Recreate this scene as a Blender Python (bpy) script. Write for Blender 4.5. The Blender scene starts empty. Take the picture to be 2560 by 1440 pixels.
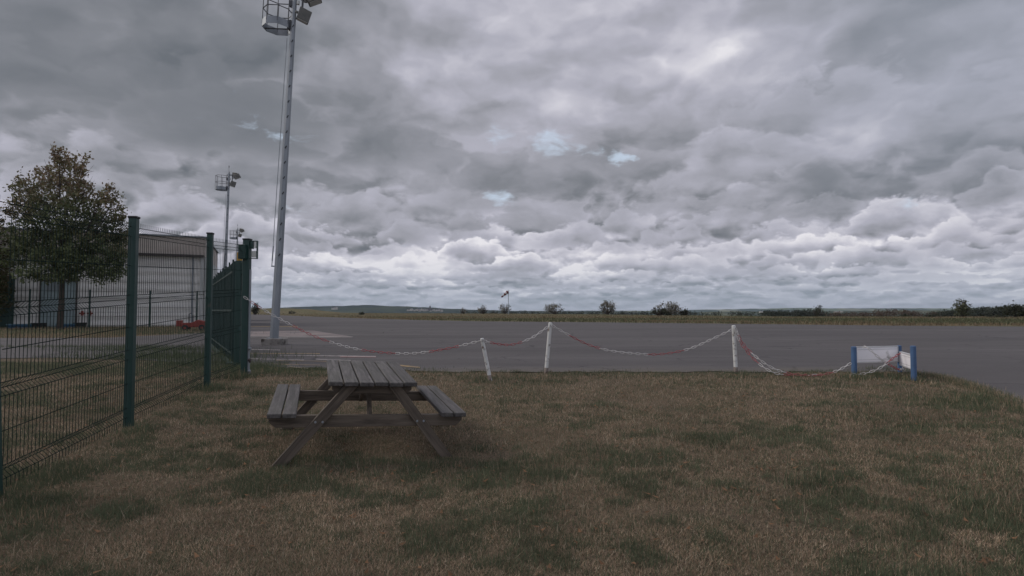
import bpy, bmesh, math, random
import numpy as np
from mathutils import Vector, Matrix, Quaternion

S = bpy.context.scene
COL = S.collection
PI = math.pi
F = 1400.0                      # focal length in photo pixels (2560 wide)
HOR = 776.0                     # row of the horizon
EYE = 1.15                      # eye height above the apron
PITCH = math.atan((HOR - 720) / F)

# ------------------------------------------------------------------ camera
cam_d = bpy.data.cameras.new('camera')
cam_d.sensor_width = 36.0
cam_d.lens = 36.0 * F / 2560.0
cam_d.clip_start = 0.05
cam_d.clip_end = 30000
cam = bpy.data.objects.new('camera', cam_d)
COL.objects.link(cam)
cam.location = (0, 0, EYE)
cam.rotation_euler = (PI / 2 + PITCH, 0, 0)
S.camera = cam

S.view_settings.view_transform = 'Standard'
S.view_settings.look = 'None'
S.view_settings.exposure = 0.12
S.view_settings.gamma = 1.0
S.render.film_transparent = False

# ------------------------------------------------------------------ node helper
class NT:
    def __init__(s, tree):
        s.t = tree; s.n = tree.nodes; s.l = tree.links
    def node(s, typ, **kw):
        n = s.n.new(typ)
        for k, v in kw.items():
            setattr(n, k, v)
        return n
    def put(s, sock, v):
        if v is None: return
        if isinstance(v, bpy.types.NodeSocket): s.l.new(v, sock)
        else: sock.default_value = v
    def math(s, op, a, b=None, c=None, clamp=False):
        n = s.node('ShaderNodeMath', operation=op, use_clamp=clamp)
        s.put(n.inputs[0], a); s.put(n.inputs[1], b); s.put(n.inputs[2], c)
        return n.outputs[0]
    def vmath(s, op, a, b=None, out=0):
        n = s.node('ShaderNodeVectorMath', operation=op)
        s.put(n.inputs[0], a); s.put(n.inputs[1], b)
        return n.outputs[out]
    def scale(s, v, f):
        n = s.node('ShaderNodeVectorMath', operation='SCALE')
        s.put(n.inputs[0], v); s.put(n.inputs[3], f)
        return n.outputs[0]
    def noise(s, vec, scale=1.0, detail=2.0, rough=0.5, dist=0.0, lac=2.0, color=False, dim='3D', w=None):
        n = s.node('ShaderNodeTexNoise', noise_dimensions=dim)
        if getattr(n, 'noise_dimensions', '') != '1D': s.put(n.inputs['Vector'], vec)
        if w is not None: s.put(n.inputs['W'], w)
        s.put(n.inputs['Scale'], scale); s.put(n.inputs['Detail'], detail)
        s.put(n.inputs['Roughness'], rough); s.put(n.inputs['Distortion'], dist); s.put(n.inputs['Lacunarity'], lac)
        return n.outputs['Color' if color else 'Fac']
    def vor(s, vec, scale=1.0, feature='F1', rand=1.0, out='Distance', smooth=None):
        n = s.node('ShaderNodeTexVoronoi', feature=feature)
        s.put(n.inputs['Vector'], vec); s.put(n.inputs['Scale'], scale)
        s.put(n.inputs['Randomness'], rand)
        if smooth is not None and 'Smoothness' in n.inputs: s.put(n.inputs['Smoothness'], smooth)
        return n.outputs[out]
    def maprange(s, v, a, b, c=0.0, d=1.0, interp='LINEAR'):
        n = s.node('ShaderNodeMapRange', interpolation_type=interp)
        s.put(n.inputs[0], v); s.put(n.inputs[1], a); s.put(n.inputs[2], b); s.put(n.inputs[3], c); s.put(n.inputs[4], d)
        return n.outputs[0]
    def ramp(s, v, stops, interp='LINEAR'):
        n = s.node('ShaderNodeValToRGB')
        cr = n.color_ramp; cr.interpolation = interp
        while len(cr.elements) < len(stops): cr.elements.new(0.5)
        for e, (p, c) in zip(cr.elements, stops):
            e.position = p; e.color = (c[0], c[1], c[2], 1)
        s.put(n.inputs[0], v)
        return n.outputs[0]
    def mix(s, f, a, b, blend='MIX'):
        n = s.node('ShaderNodeMix', data_type='RGBA', blend_type=blend)
        s.put(n.inputs[0], f)
        for i, v in ((6, a), (7, b)):
            if isinstance(v, tuple) and len(v) == 3: v = (*v, 1)
            s.put(n.inputs[i], v)
        return n.outputs[2]
    def sep(s, v):
        n = s.node('ShaderNodeSeparateXYZ'); s.put(n.inputs[0], v); return n.outputs
    def comb(s, x, y, z=0.0):
        n = s.node('ShaderNodeCombineXYZ'); s.put(n.inputs[0], x); s.put(n.inputs[1], y); s.put(n.inputs[2], z); return n.outputs[0]

def srgb(r, g, b):
    f = lambda c: ((c / 255 + 0.055) / 1.055) ** 2.4 if c > 10 else c / 255 / 12.92
    return (f(r), f(g), f(b))

# ------------------------------------------------------------------ sky and sun
SUN_AZ = math.radians(-78)      # from +Y, negative = to the left
SUN_EL = math.radians(38)
world = bpy.data.worlds.new('World')
S.world = world
world.use_nodes = True
world.node_tree.nodes.clear()
W = NT(world.node_tree)
sky = W.node('ShaderNodeTexSky', sky_type='NISHITA')
sky.sun_disc = False
sky.sun_elevation = SUN_EL
sky.sun_rotation = SUN_AZ
sky.altitude = 100
D = W.node('ShaderNodeTexCoord').outputs['Generated']
dx, dy, dz = W.sep(D)
dzc = W.math('MAXIMUM', dz, 0.0)

def pdir(px, py):
    """azimuth and elevation of a photo pixel"""
    v = Vector(((px - 1280) / F, 1.0, (720 - py) / F))
    v.rotate(Matrix.Rotation(PITCH, 3, 'X')); v.normalize()
    return math.atan2(v.x, v.y), math.asin(v.z)

az = W.math('ARCTAN2', dx, dy)
el = W.math('ARCSINE', dz)
# cloud cells: wide overhead, small and flat towards the horizon
AEv = W.comb(az, el, 0.0)
wA = W.vmath('MULTIPLY', W.vmath('SUBTRACT', W.noise(W.vmath('MULTIPLY', AEv, (3.0, 6.0, 1)), 1.0, 4, 0.55, color=True, dim='2D'), (0.5, 0.5, 0.5)), (0.10, 0.05, 0))
wB = W.vmath('MULTIPLY', W.vmath('SUBTRACT', W.noise(W.vmath('MULTIPLY', AEv, (14.0, 30.0, 1)), 1.0, 4, 0.55, color=True, dim='2D'), (0.5, 0.5, 0.5)), (0.05, 0.018, 0))
wlow = W.maprange(el, 0.03, 0.30, 0.12, 1.0)
P0 = W.vmath('ADD', AEv, W.scale(W.vmath('ADD', wA, wB), wlow))
tAB = W.maprange(el, 0.13, 0.30, 0.0, 1.0, 'SMOOTHSTEP')
tBC = W.maprange(el, 0.03, 0.085, 0.0, 1.0, 'SMOOTHSTEP')
def field(vec, sx, sy, ox, k, rg=0.52):
    q = W.vmath('ADD', W.vmath('MULTIPLY', vec, (sx, sy, 1)), (ox, ox * 1.7, ox * .3))
    n = W.noise(q, 1.0, 7, rg, dim='2D')
    v = W.node('ShaderNodeTexVoronoi', feature='SMOOTH_F1', voronoi_dimensions='2D')
    W.put(v.inputs['Vector'], q); v.inputs['Scale'].default_value = 1.5
    v.inputs['Detail'].default_value = 2.5; v.inputs['Roughness'].default_value = 0.5; v.inputs['Smoothness'].default_value = 0.35
    v.normalize = True
    return W.math('ADD', n, W.math('MULTIPLY', W.math('SUBTRACT', 0.36, v.outputs['Distance']), k))
def dens(vec):
    A = field(vec, 3.2, 5.2, 3.0, 0.55, 0.47)
    B = field(vec, 7.5, 14.0, 11.0, 0.75)
    C = field(vec, 13.0, 42.0, 5.0, 0.7)
    m = W.node('ShaderNodeMix', data_type='FLOAT'); W.put(m.inputs[0], tAB); W.put(m.inputs[2], B); W.put(m.inputs[3], A)
    m2 = W.node('ShaderNodeMix', data_type='FLOAT'); W.put(m2.inputs[0], tBC); W.put(m2.inputs[2], C); W.put(m2.inputs[3], m.outputs[0])
    return m2.outputs[0]
step = W.maprange(el, 0.0, 0.4, 0.005, 0.026)
shift = W.comb(W.math('MULTIPLY', step, 0.5), W.math('MULTIPLY', step, -1.0), 0.0)
d0 = dens(P0)
d1 = dens(W.vmath('ADD', P0, shift))         # the deck a little lower in the sky
d2 = W.noise(W.vmath('MULTIPLY', P0, (3.0, 8.0, 1)), 1.0, 4, 0.5, dim='2D')
relief = W.math('SUBTRACT', d1, d0)
Qw = P0

# broad light and dark banks of the deck (azimuth / elevation, half sizes, strength)
aw = W.noise(W.vmath('MULTIPLY', AEv, (7.0, 15.0, 1)), 1.0, 6, 0.6, color=True, dim='2D')
AE = W.vmath('ADD', W.comb(az, el, 0.0), W.vmath('MULTIPLY', W.vmath('SUBTRACT', aw, (0.5, 0.5, 0.5)), (0.12, 0.09, 0)))
banks = [  # px, py, half width px, half height px, strength
    (470, 190, 720, 300, -0.34), (150, 330, 420, 160, -0.06), (820, 560, 330, 110, -0.08),
    (1180, 450, 330, 70, -0.08), (1640, 370, 330, 110, -0.18), (2300, 430, 460, 100, -0.36),
    (1520, 20, 380, 90, -0.08), (2150, 90, 330, 120, -0.10), (1450, 150, 640, 200, 0.28), (1900, 130, 220, 120, 0.06),
    (1870, 430, 150, 45, 0.40), (1150, 650, 560, 50, 0.12), (1080, 690, 110, 45, 0.30), (1480, 660, 130, 40, 0.30),
    (2250, 560, 480, 70, 0.14), (2500, 690, 260, 30, 0.25), (1340, 690, 160, 30, -0.30), (60, 420, 260, 80, 0.10),
    (1060, 460, 140, 60, 0.14), (2130, 350, 120, 40, 0.22), (800, 670, 180, 20, 0.20), (1560, 490, 420, 60, -0.08),
]
bank = None
for (px, py, hw, hh, st) in banks:
    a0, e0 = pdir(px, py)
    AEs = AE if bank is None else W.vmath('ADD', AE, W.scale((1e-7, 1e-7, 0), bank))
    n = W.vmath('MULTIPLY', W.vmath('SUBTRACT', AEs, (a0, e0, 0)), (F / hw * 0.62, F / hh * 0.62, 0))
    b = W.maprange(W.vmath('LENGTH', n, out=1), 0.0, 1.0, st, 0.0, 'SMOOTHERSTEP')
    bank = b if bank is None else W.math('ADD', bank, b)
# near the horizon: flatter contrast, more blue
lowf = W.maprange(el, 0.0, 0.30, 1.0, 0.0)
low2 = W.maprange(el, -0.005, 0.11, 1.0, 0.0, 'SMOOTHSTEP')
relief_k = W.maprange(el, 0.03, 0.35, 2.4, 1.3)
relief_k = W.math('MULTIPLY', relief_k, W.maprange(el, 0.0, 0.04, 0.45, 1.0))
# cloud bodies over brighter thin cloud: lit crowns, darker bases
th = W.maprange(el, 0.05, 0.42, 0.45, 0.36)
h0 = W.math('MAXIMUM', W.math('SUBTRACT', d0, th), 0.0)
h1 = W.math('MAXIMUM', W.math('SUBTRACT', d1, th), 0.0)
relief = W.math('SUBTRACT', h1, h0)
mask = W.maprange(W.math('SUBTRACT', d0, th), -0.01, 0.045, 0.0, 1.0, 'SMOOTHSTEP')
back_l = W.math('ADD', W.maprange(el, 0.05, 0.35, 0.74, 0.60), W.math('MULTIPLY', W.math('SUBTRACT', d0, th), 0.8))
thick = W.maprange(h0, 0.0, 0.26, 0.58, 0.36)
body = W.math('ADD', thick, W.math('MULTIPLY', relief, relief_k))
mx = W.node('ShaderNodeMix', data_type='FLOAT'); W.put(mx.inputs[0], mask); W.put(mx.inputs[2], back_l); W.put(mx.inputs[3], body)
sh = W.math('SUBTRACT', mx.outputs[0], 0.50)
sh = W.math('MULTIPLY', sh, W.maprange(el, 0.02, 0.40, 1.0, 0.75))
sh = W.math('ADD', sh, W.math('MULTIPLY', W.math('SUBTRACT', d2, 0.5), 0.40))
sh = W.math('ADD', sh, W.math('MULTIPLY', bank, 0.85))
sh = W.math('ADD', sh, 0.55)
# rows of cumulus: crisp lumpy crowns, soft flat bases, smaller and closer together towards the horizon
def billow(sx, sy, ox, det=3.5):
    q = W.vmath('ADD', W.vmath('MULTIPLY', P0, (sx, sy, 1)), (ox, ox * .7, 0))
    v = W.node('ShaderNodeTexVoronoi', feature='SMOOTH_F1', voronoi_dimensions='2D')
    W.put(v.inputs['Vector'], q); v.inputs['Scale'].default_value = 1.0
    v.inputs['Detail'].default_value = det; v.inputs['Roughness'].default_value = 0.55; v.inputs['Smoothness'].default_value = 0.25
    v.normalize = True
    return W.math('SUBTRACT', 0.40, v.outputs['Distance'])
bl = [billow(60, 110, 1.0, 2.5), billow(30, 48, 4.0), billow(13, 20, 9.0, 4.5)]
soft = W.noise(W.vmath('MULTIPLY', P0, (16.0, 30.0, 1)), 1.0, 5, 0.55, dim='2D')
layers = [  # row of the base, height px, width px of one cloud, billow field, seed, amount, top tone, base tone, opacity
    (330, 110, 520, 2, 3.1, .02, .62, .40, .55), (415, 85, 420, 2, 8.3, .03, .64, .34, .75), (478, 64, 330, 2, 13.7, .05, .72, .30, .85), (530, 54, 290, 2, 21.9, .07, .74, .34, .85),
    (572, 44, 230, 1, 29.3, .10, .80, .36, .85), (608, 36, 200, 1, 37.7, .12, .88, .38, .9), (640, 30, 170, 1, 43.1, .12, .96, .40, .9),
    (668, 24, 140, 1, 51.3, .12, .98, .42, .9), (692, 18, 120, 0, 59.9, .10, .92, .44, .85), (712, 13, 100, 0, 67.7, .10, .82, .46, .8), (729, 9, 84, 0, 73.3, .08, .74, .48, .8), (743, 7, 70, 0, 79.3, .06, .68, .50, .7), (755, 5, 60, 0, 83.3, .04, .64, .53, .6)]
azw, elw, _z = W.sep(P0)
for (row, hpx, wpx, bi_, seed, amt, top, bot, op) in layers:
    e0 = pdir(1280, row)[1]; hh = hpx * 0.85 / F; ww = wpx * 0.9 / F
    azl = W.math('ADD', azw, W.math('MULTIPLY', sh, 1e-7)); ell = W.math('ADD', elw, W.math('MULTIPLY', sh, 1e-7))   # evaluated one row after another
    q = W.math('ADD', W.math('MULTIPLY', azl, 1.0 / ww), seed)
    n1 = W.noise((0, 0, 0), 1.0, 2.0, 0.5, dim='1D', w=q)
    n2 = W.noise((0, 0, 0), 0.37, 1.0, 0.5, dim='1D', w=W.math('ADD', q, 31.7))
    u = W.math('MULTIPLY', W.math('SUBTRACT', ell, e0), 1.0 / hh)      # 0 at the base, 1 at the mean crown
    v = W.math('SUBTRACT', W.math('MULTIPLY', W.math('ADD', n1, -0.45 + amt), 4.6), u)
    v = W.math('ADD', v, W.math('MULTIPLY', bl[bi_], 2.2))
    m = W.maprange(W.math('ADD', v, W.math('MULTIPLY', soft, 0.5)), 0.18, 0.60, 0.0, 1.0, 'SMOOTHSTEP')
    m = W.math('MULTIPLY', m, W.maprange(W.math('ADD', u, W.math('MULTIPLY', soft, 0.8)), -0.5, 0.9, 0.0, op, 'SMOOTHSTEP'))
    tb = W.maprange(n2, 0.40, 0.68, top - 0.30, top + 0.08)
    tone = W.node('ShaderNodeMix', data_type='FLOAT')
    W.put(tone.inputs[0], W.maprange(W.math('ADD', v, W.math('MULTIPLY', bl[bi_], -1.0)), 0.0, 1.7, 0.0, 1.0)); W.put(tone.inputs[2], tb); W.put(tone.inputs[3], bot)
    t2 = W.math('ADD', tone.outputs[0], W.math('MULTIPLY', W.math('SUBTRACT', soft, 0.5), 0.30))
    t2 = W.math('ADD', t2, W.math('ADD', W.math('MULTIPLY', bank, 0.75), 0.05))
    mx = W.node('ShaderNodeMix', data_type='FLOAT'); W.put(mx.inputs[0], m); W.put(mx.inputs[2], sh); W.put(mx.inputs[3], t2)
    sh = mx.outputs[0]
cloud = W.ramp(sh, [(0.0, srgb(102, 107, 114)), (0.25, srgb(124, 127, 134)), (0.44, srgb(150, 151, 160)),
                    (0.62, srgb(169, 169, 181)), (0.82, srgb(195, 194, 204)), (1.0, srgb(224, 222, 227))])
cloud = W.mix(W.math('MULTIPLY', low2, 0.62), cloud, srgb(152, 165, 180))
cloud = W.mix(W.math('MULTIPLY', W.maprange(az, 0.25, 0.75, 0.0, 0.35, 'SMOOTHSTEP'), W.maprange(el, 0.1, 0.3, 0.0, 1.0)), cloud, srgb(140, 150, 166))
# a few thin places where blue shows
gapn = W.math('ADD', W.noise(W.vmath('MULTIPLY', Qw, (12.0, 26.0, 1)), 1.0, 6, 0.6, dim='2D'), W.math('MULTIPLY', W.math('SUBTRACT', 0.43, d0), 1.0))
gapm = None
for (px, py, hw, hh, st) in [(1330, 350, 190, 60, .42), (1490, 385, 130, 40, .40), (1285, 478, 110, 34, .46), (735, 515, 60, 30, .34), (2040, 140, 100, 40, .36),
                             (2260, 500, 90, 26, .36), (1990, 655, 120, 14, .36), (1640, 620, 60, 16, .40), (1540, 400, 60, 40, .36), (850, 520, 50, 24, .34), (1900, 560, 80, 18, .34), (1250, 620, 60, 14, .34), (1000, 600, 70, 14, .34), (2400, 540, 90, 18, .36)]:
    a0, e0 = pdir(px, py)
    AEs = AE if gapm is None else W.vmath('ADD', AE, W.scale((1e-7, 1e-7, 0), gapm))
    n = W.vmath('MULTIPLY', W.vmath('SUBTRACT', AEs, (a0, e0, 0)), (F / hw * 0.7, F / hh * 0.7, 0))
    b = W.maprange(W.vmath('LENGTH', n, out=1), 0.0, 1.0, st, 0.0, 'SMOOTHSTEP')
    gapm = b if gapm is None else W.math('ADD', gapm, b)
gap = W.maprange(W.math('ADD', gapn, gapm), 0.84, 1.14, 0.0, 0.75, 'SMOOTHSTEP')
skycol = W.mix(0.88, W.scale(sky.outputs[0], 2.0), tuple(c * 10 for c in srgb(196, 210, 226)))
cl10 = W.scale(cloud, 10.0)
# unseen sky overhead and behind the camera, brightened to add light below
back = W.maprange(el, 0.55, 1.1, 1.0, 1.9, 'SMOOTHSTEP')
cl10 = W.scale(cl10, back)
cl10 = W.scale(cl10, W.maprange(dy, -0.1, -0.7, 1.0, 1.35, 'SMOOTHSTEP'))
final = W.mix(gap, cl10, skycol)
bg = W.node('ShaderNodeBackground')
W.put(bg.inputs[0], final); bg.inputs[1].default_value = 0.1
out = W.node('ShaderNodeOutputWorld')
W.l.new(bg.outputs[0], out.inputs[0])
world.cycles.sampling_method = 'MANUAL'
world.cycles.sample_map_resolution = 512

sun_d = bpy.data.lights.new('sun', 'SUN')
sun_d.energy = 1.5
sun_d.angle = math.radians(20)
sun_d.color = (1.0, 0.94, 0.86)
sun = bpy.data.objects.new('sun', sun_d)
COL.objects.link(sun)
sun.rotation_euler = Vector((-math.sin(SUN_AZ) * math.cos(SUN_EL), -math.cos(SUN_AZ) * math.cos(SUN_EL), -math.sin(SUN_EL))).to_track_quat('-Z', 'Y').to_euler()
# ------------------------------------------------------------------ geometry helpers
def at(px, py, Y):
    """world point on the ray of a photo pixel at forward distance Y"""
    v = Vector(((px - 1280) / F, 1.0, (720 - py) / F))
    v.rotate(Matrix.Rotation(PITCH, 3, 'X'))
    v *= Y / v.y
    return Vector((v.x, v.y, v.z + EYE))

SLOPE = 0.055
YE = 10.3
def ZG(x, y):
    z = -SLOPE * max(0.0, YE - y)
    if y < YE: z -= 0.095 * math.exp(-((x + .55) / 1.1) ** 2 - ((y - 5.95) / 1.0) ** 2)   # shallow dip at the table's right feet
    if y > 90:
        k = x / y
        ed = float(np.interp(k, [-.45, -.27, 0, .17, .3, .51, .9], [320, 250, 200, 160, 134, 106, 104]))   # rim of the airfield plateau
        t = min(1.0, max(0.0, (y - 185) / 115.0)); u = min(1.0, max(0.0, (-.29 - k) / .09))
        z += 2.2 * t * t * (3 - 2 * t) * u * u * (3 - 2 * u)
        if y > ed: z -= min(26.0, (y - ed) * .03)
    return z
def ground_at(px, py):
    """where the ray of a photo pixel meets the ground"""
    d = at(px, py, 1.0) - Vector((0, 0, EYE))
    Y = (EYE + SLOPE * YE) / (-d.z + SLOPE)
    if Y > YE: Y = EYE / (-d.z)
    return Vector((d.x * Y, Y, ZG(d.x * Y, Y)))

class MB:
    """collects shapes, then links them as one mesh object"""
    def __init__(s): s.v = []; s.f = []
    def add(s, v, f):
        n = len(s.v); s.v += [tuple(p) for p in v]; s.f += [tuple(i + n for i in q) for q in f]
    def box(s, c, d, M=None):
        hx, hy, hz = d[0] / 2, d[1] / 2, d[2] / 2
        c = Vector(c)
        v = [Vector((x * hx, y * hy, z * hz)) for z in (-1, 1) for y in (-1, 1) for x in (-1, 1)]
        if M is not None: v = [M @ p for p in v]
        v = [p + c for p in v]
        s.add(v, [(0, 2, 3, 1), (4, 5, 7, 6), (0, 1, 5, 4), (2, 6, 7, 3), (0, 4, 6, 2), (1, 3, 7, 5)])
    def tube(s, pts, r, n=6, cap=True, r2=None):
        pts = [Vector(p) for p in pts]; m = len(pts)
        rings = []
        up = None
        for i, p in enumerate(pts):
            t = (pts[min(i + 1, m - 1)] - pts[max(i - 1, 0)]).normalized()
            if up is None:
                up = Vector((0, 0, 1)) if abs(t.z) < 0.9 else Vector((0, 1, 0))
            a = t.cross(up).normalized(); b = a.cross(t).normalized(); up = b
            rr = r if r2 is None else r + (r2 - r) * i / (m - 1)
            rings.append([p + (a * math.cos(2 * PI * k / n) + b * math.sin(2 * PI * k / n)) * rr for k in range(n)])
        v = [q for ring in rings for q in ring]; f = []
        for i in range(m - 1):
            for k in range(n):
                f.append((i * n + k, i * n + (k + 1) % n, (i + 1) * n + (k + 1) % n, (i + 1) * n + k))
        if cap:
            f.append(tuple(range(n - 1, -1, -1))); f.append(tuple((m - 1) * n + k for k in range(n)))
        s.add(v, f)
    def prism(s, poly, y0, y1, M=None):
        """outline in local x,z extruded along local y"""
        n = len(poly)
        v = [Vector((x, y0, z)) for x, z in poly] + [Vector((x, y1, z)) for x, z in poly]
        if M is not None: v = [M @ p for p in v]
        s.add(v, [tuple(range(n)), tuple(range(2 * n - 1, n - 1, -1))] + [(i, i + n, (i + 1) % n + n, (i + 1) % n) for i in range(n)])
    def build(s, name, mat, parent=None, loc=None, smooth=False, bevel=0.0):
        me = bpy.data.meshes.new(name)
        me.from_pydata(s.v, [], s.f); me.validate(); me.update()
        bm = bmesh.new(); bm.from_mesh(me); bmesh.ops.recalc_face_normals(bm, faces=bm.faces[:])
        if bevel > 0: bmesh.ops.bevel(bm, geom=bm.edges[:], offset=bevel, segments=1, affect='EDGES', clamp_overlap=True)
        bm.to_mesh(me); bm.free()
        if mat: me.materials.append(mat)
        if smooth:
            for p in me.polygons: p.use_smooth = True
        o = bpy.data.objects.new(name, me); COL.objects.link(o)
        if parent: o.parent = parent
        if loc is not None: o.location = loc
        return o

def tag(o, label=None, cat=None, group=None, kind=None):
    if label: o['label'] = label
    if cat: o['category'] = cat
    if group: o['group'] = group
    if kind: o['kind'] = kind
    return o
def empty(name, loc=(0, 0, 0), rz=0.0, label=None, cat=None, group=None):
    o = bpy.data.objects.new(name, None); COL.objects.link(o)
    o.location = loc; o.rotation_euler = (0, 0, rz); o.empty_display_size = 0.2
    return tag(o, label, cat, group)
def copy_tree(o, parent=None):
    c = o.copy(); COL.objects.link(c); c.parent = parent
    for ch in [x for x in COL.objects if x.parent == o]: copy_tree(ch, c)
    return c
def np_mesh(name, verts, faces_flat, nper, mat, parent=None, col=None):
    """fast mesh from arrays, every face with nper corners; col = colour per corner-vertex"""
    me = bpy.data.meshes.new(name)
    nv = len(verts); nf = len(faces_flat) // nper
    me.vertices.add(nv); me.vertices.foreach_set('co', np.ascontiguousarray(verts, dtype=np.float32).ravel())
    me.loops.add(nf * nper); me.loops.foreach_set('vertex_index', np.ascontiguousarray(faces_flat, dtype=np.int32))
    me.polygons.add(nf)
    me.polygons.foreach_set('loop_start', np.arange(0, nf * nper, nper, dtype=np.int32))
    me.polygons.foreach_set('loop_total', np.full(nf, nper, dtype=np.int32))
    if col is not None:
        a = me.color_attributes.new('tint', 'FLOAT_COLOR', 'POINT')
        c4 = np.ones((nv, 4), dtype=np.float32); c4[:, :3] = col
        a.data.foreach_set('color', c4.ravel())
    me.update(calc_edges=True)
    me.materials.append(mat)
    o = bpy.data.objects.new(name, me); COL.objects.link(o)
    if parent: o.parent = parent
    return o

_rs = np.random.RandomState(7)
_LAT = _rs.rand(256, 256)
def vnoise(x, y, sc, oct=4, seed=0):
    """fractal value noise on arrays, about 0..1"""
    x = np.asarray(x, float) * sc + seed * 17.3 + 1000; y = np.asarray(y, float) * sc + seed * 5.1 + 1000
    tot = 0; amp = 1.0; s = 0
    for o in range(oct):
        xi = np.floor(x).astype(int); yi = np.floor(y).astype(int)
        fx = x - xi; fy = y - yi
        fx = fx * fx * (3 - 2 * fx); fy = fy * fy * (3 - 2 * fy)
        g = lambda a, b: _LAT[(xi + a) % 256, (yi + b) % 256]
        v = (g(0, 0) * (1 - fx) + g(1, 0) * fx) * (1 - fy) + (g(0, 1) * (1 - fx) + g(1, 1) * fx) * fy
        tot = tot + v * amp; s += amp; amp *= 0.5; x = x * 2.03 + 3; y = y * 2.03 + 7
    return tot / s

# ------------------------------------------------------------------ materials
def mat_base(name):
    m = bpy.data.materials.new(name); m.use_nodes = True
    n = NT(m.node_tree); b = [x for x in n.n if x.type == 'BSDF_PRINCIPLED'][0]
    co = n.node('ShaderNodeTexCoord').outputs['Object']
    return m, n, b, co
def simple(name, c1, c2=None, rough=0.6, metal=0.0, sc=6.0, bump=0.0, bsc=40.0, stretch=(1, 1, 1), dirt=None, dirt_amt=0.0, dirt_sc=3.0):
    m, n, b, co = mat_base(name)
    v = n.vmath('MULTIPLY', co, stretch)
    f = n.noise(v, sc, 6, 0.6)
    f = n.maprange(f, 0.32, 0.68)
    c = n.mix(f, c1, c2 or tuple(x * 0.75 for x in c1))
    if dirt:
        g = n.maprange(n.noise(co, dirt_sc, 7, 0.65), 0.62 - dirt_amt, 0.72 - dirt_amt)
        c = n.mix(g, c, dirt)
    n.put(b.inputs['Base Color'], c)
    b.inputs['Roughness'].default_value = rough; b.inputs['Metallic'].default_value = metal
    n.put(b.inputs['Roughness'], n.maprange(f, 0, 1, rough - 0.08, min(1, rough + 0.1)))
    if bump > 0:
        bp = n.node('ShaderNodeBump'); bp.inputs['Strength'].default_value = bump; bp.inputs['Distance'].default_value = 0.01
        n.put(bp.inputs['Height'], n.noise(v, bsc, 6, 0.65)); n.l.new(bp.outputs[0], b.inputs['Normal'])
    return m

def tint_mat(name, rough=0.8, trans=0.25):
    m, n, b, co = mat_base(name)
    a = n.node('ShaderNodeVertexColor', layer_name='tint').outputs[0]
    n.put(b.inputs['Base Color'], a); b.inputs['Roughness'].default_value = rough
    b.inputs['Specular IOR Level'].default_value = 0.2
    if trans > 0:
        t = n.node('ShaderNodeBsdfTranslucent'); n.put(t.inputs[0], a)
        mx = n.node('ShaderNodeMixShader'); mx.inputs[0].default_value = trans
        o = [x for x in n.n if x.type == 'OUTPUT_MATERIAL'][0]
        n.l.new(b.outputs[0], mx.inputs[1]); n.l.new(t.outputs[0], mx.inputs[2]); n.l.new(mx.outputs[0], o.inputs[0])
    return m

M = {}
M['blade'] = tint_mat('grass_blades', 0.9, 0.25)
M['leaf'] = tint_mat('leaves', 0.7, 0.3)
M['bark'] = simple('bark', (0.07, 0.055, 0.045), (0.035, 0.028, 0.024), 0.9, sc=8, bump=0.8, bsc=30, stretch=(4, 4, 1))
M['green'] = simple('green_coated_steel', (0.008, 0.036, 0.030), (0.011, 0.044, 0.036), 0.5, sc=3, dirt=(0.05, 0.06, 0.05), dirt_amt=0.02, bump=0.05)
M['darkgreen'] = simple('dark_green_steel', (0.010, 0.034, 0.030), (0.008, 0.026, 0.024), 0.6)
M['greenwire'] = simple('green_coated_wire', (0.010, 0.024, 0.020), None, 0.85)
for n_ in M['greenwire'].node_tree.nodes:
    if n_.type == 'BSDF_PRINCIPLED': n_.inputs['Specular IOR Level'].default_value = 0.12
M['galv'] = simple('galvanised_steel', (0.30, 0.32, 0.34), (0.22, 0.24, 0.26), 0.55, 0.35, sc=3, bump=0.05, stretch=(1, 1, 0.3), dirt=(0.14, 0.13, 0.12), dirt_amt=0.03, dirt_sc=1.2)
M['steel_dark'] = simple('dark_steel', (0.09, 0.095, 0.10), (0.06, 0.06, 0.065), 0.5, 0.4)
M['lamp_body'] = simple('lamp_housing', (0.12, 0.115, 0.10), (0.08, 0.08, 0.075), 0.5, 0.3)
M['glass'] = simple('lamp_glass', (0.55, 0.56, 0.52), (0.45, 0.46, 0.44), 0.15)
M['concrete'] = simple('old_concrete', (0.30, 0.275, 0.25), (0.19, 0.175, 0.16), 0.9, sc=4, bump=0.5, bsc=25, dirt=(0.07, 0.06, 0.05), dirt_amt=0.08, dirt_sc=5)
M['whitepost'] = simple('chipped_white_paint', (0.62, 0.62, 0.60), (0.50, 0.50, 0.48), 0.6, sc=5, dirt=(0.12, 0.08, 0.06), dirt_amt=0.075, dirt_sc=11)
M['bluepost'] = simple('blue_paint', (0.060, 0.125, 0.245), (0.045, 0.09, 0.18), 0.55, sc=4, dirt=(0.10, 0.13, 0.2), dirt_amt=0.03)
M['white_board'] = simple('white_board', (0.84, 0.82, 0.83), (0.78, 0.76, 0.78), 0.5, sc=2, dirt=(0.30, 0.29, 0.28), dirt_amt=0.02)
M['alu'] = simple('aluminium_rail', (0.62, 0.62, 0.62), (0.5, 0.5, 0.5), 0.4, 0.3)
M['chain_red'] = simple('red_plastic', (0.36, 0.085, 0.09), (0.29, 0.07, 0.075), 0.5)
M['chain_white'] = simple('white_plastic', (0.58, 0.56, 0.54), (0.50, 0.48, 0.46), 0.6)
M['rust'] = simple('rusty_flaking_paint', (0.30, 0.26, 0.23), (0.10, 0.06, 0.045), 0.8, sc=16, bump=.4)
M['black'] = simple('black_plastic', (0.02, 0.02, 0.022), None, 0.6)
M['bluetub'] = simple('blue_plastic', (0.03, 0.10, 0.19), (0.025, 0.08, 0.15), 0.6)
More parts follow.
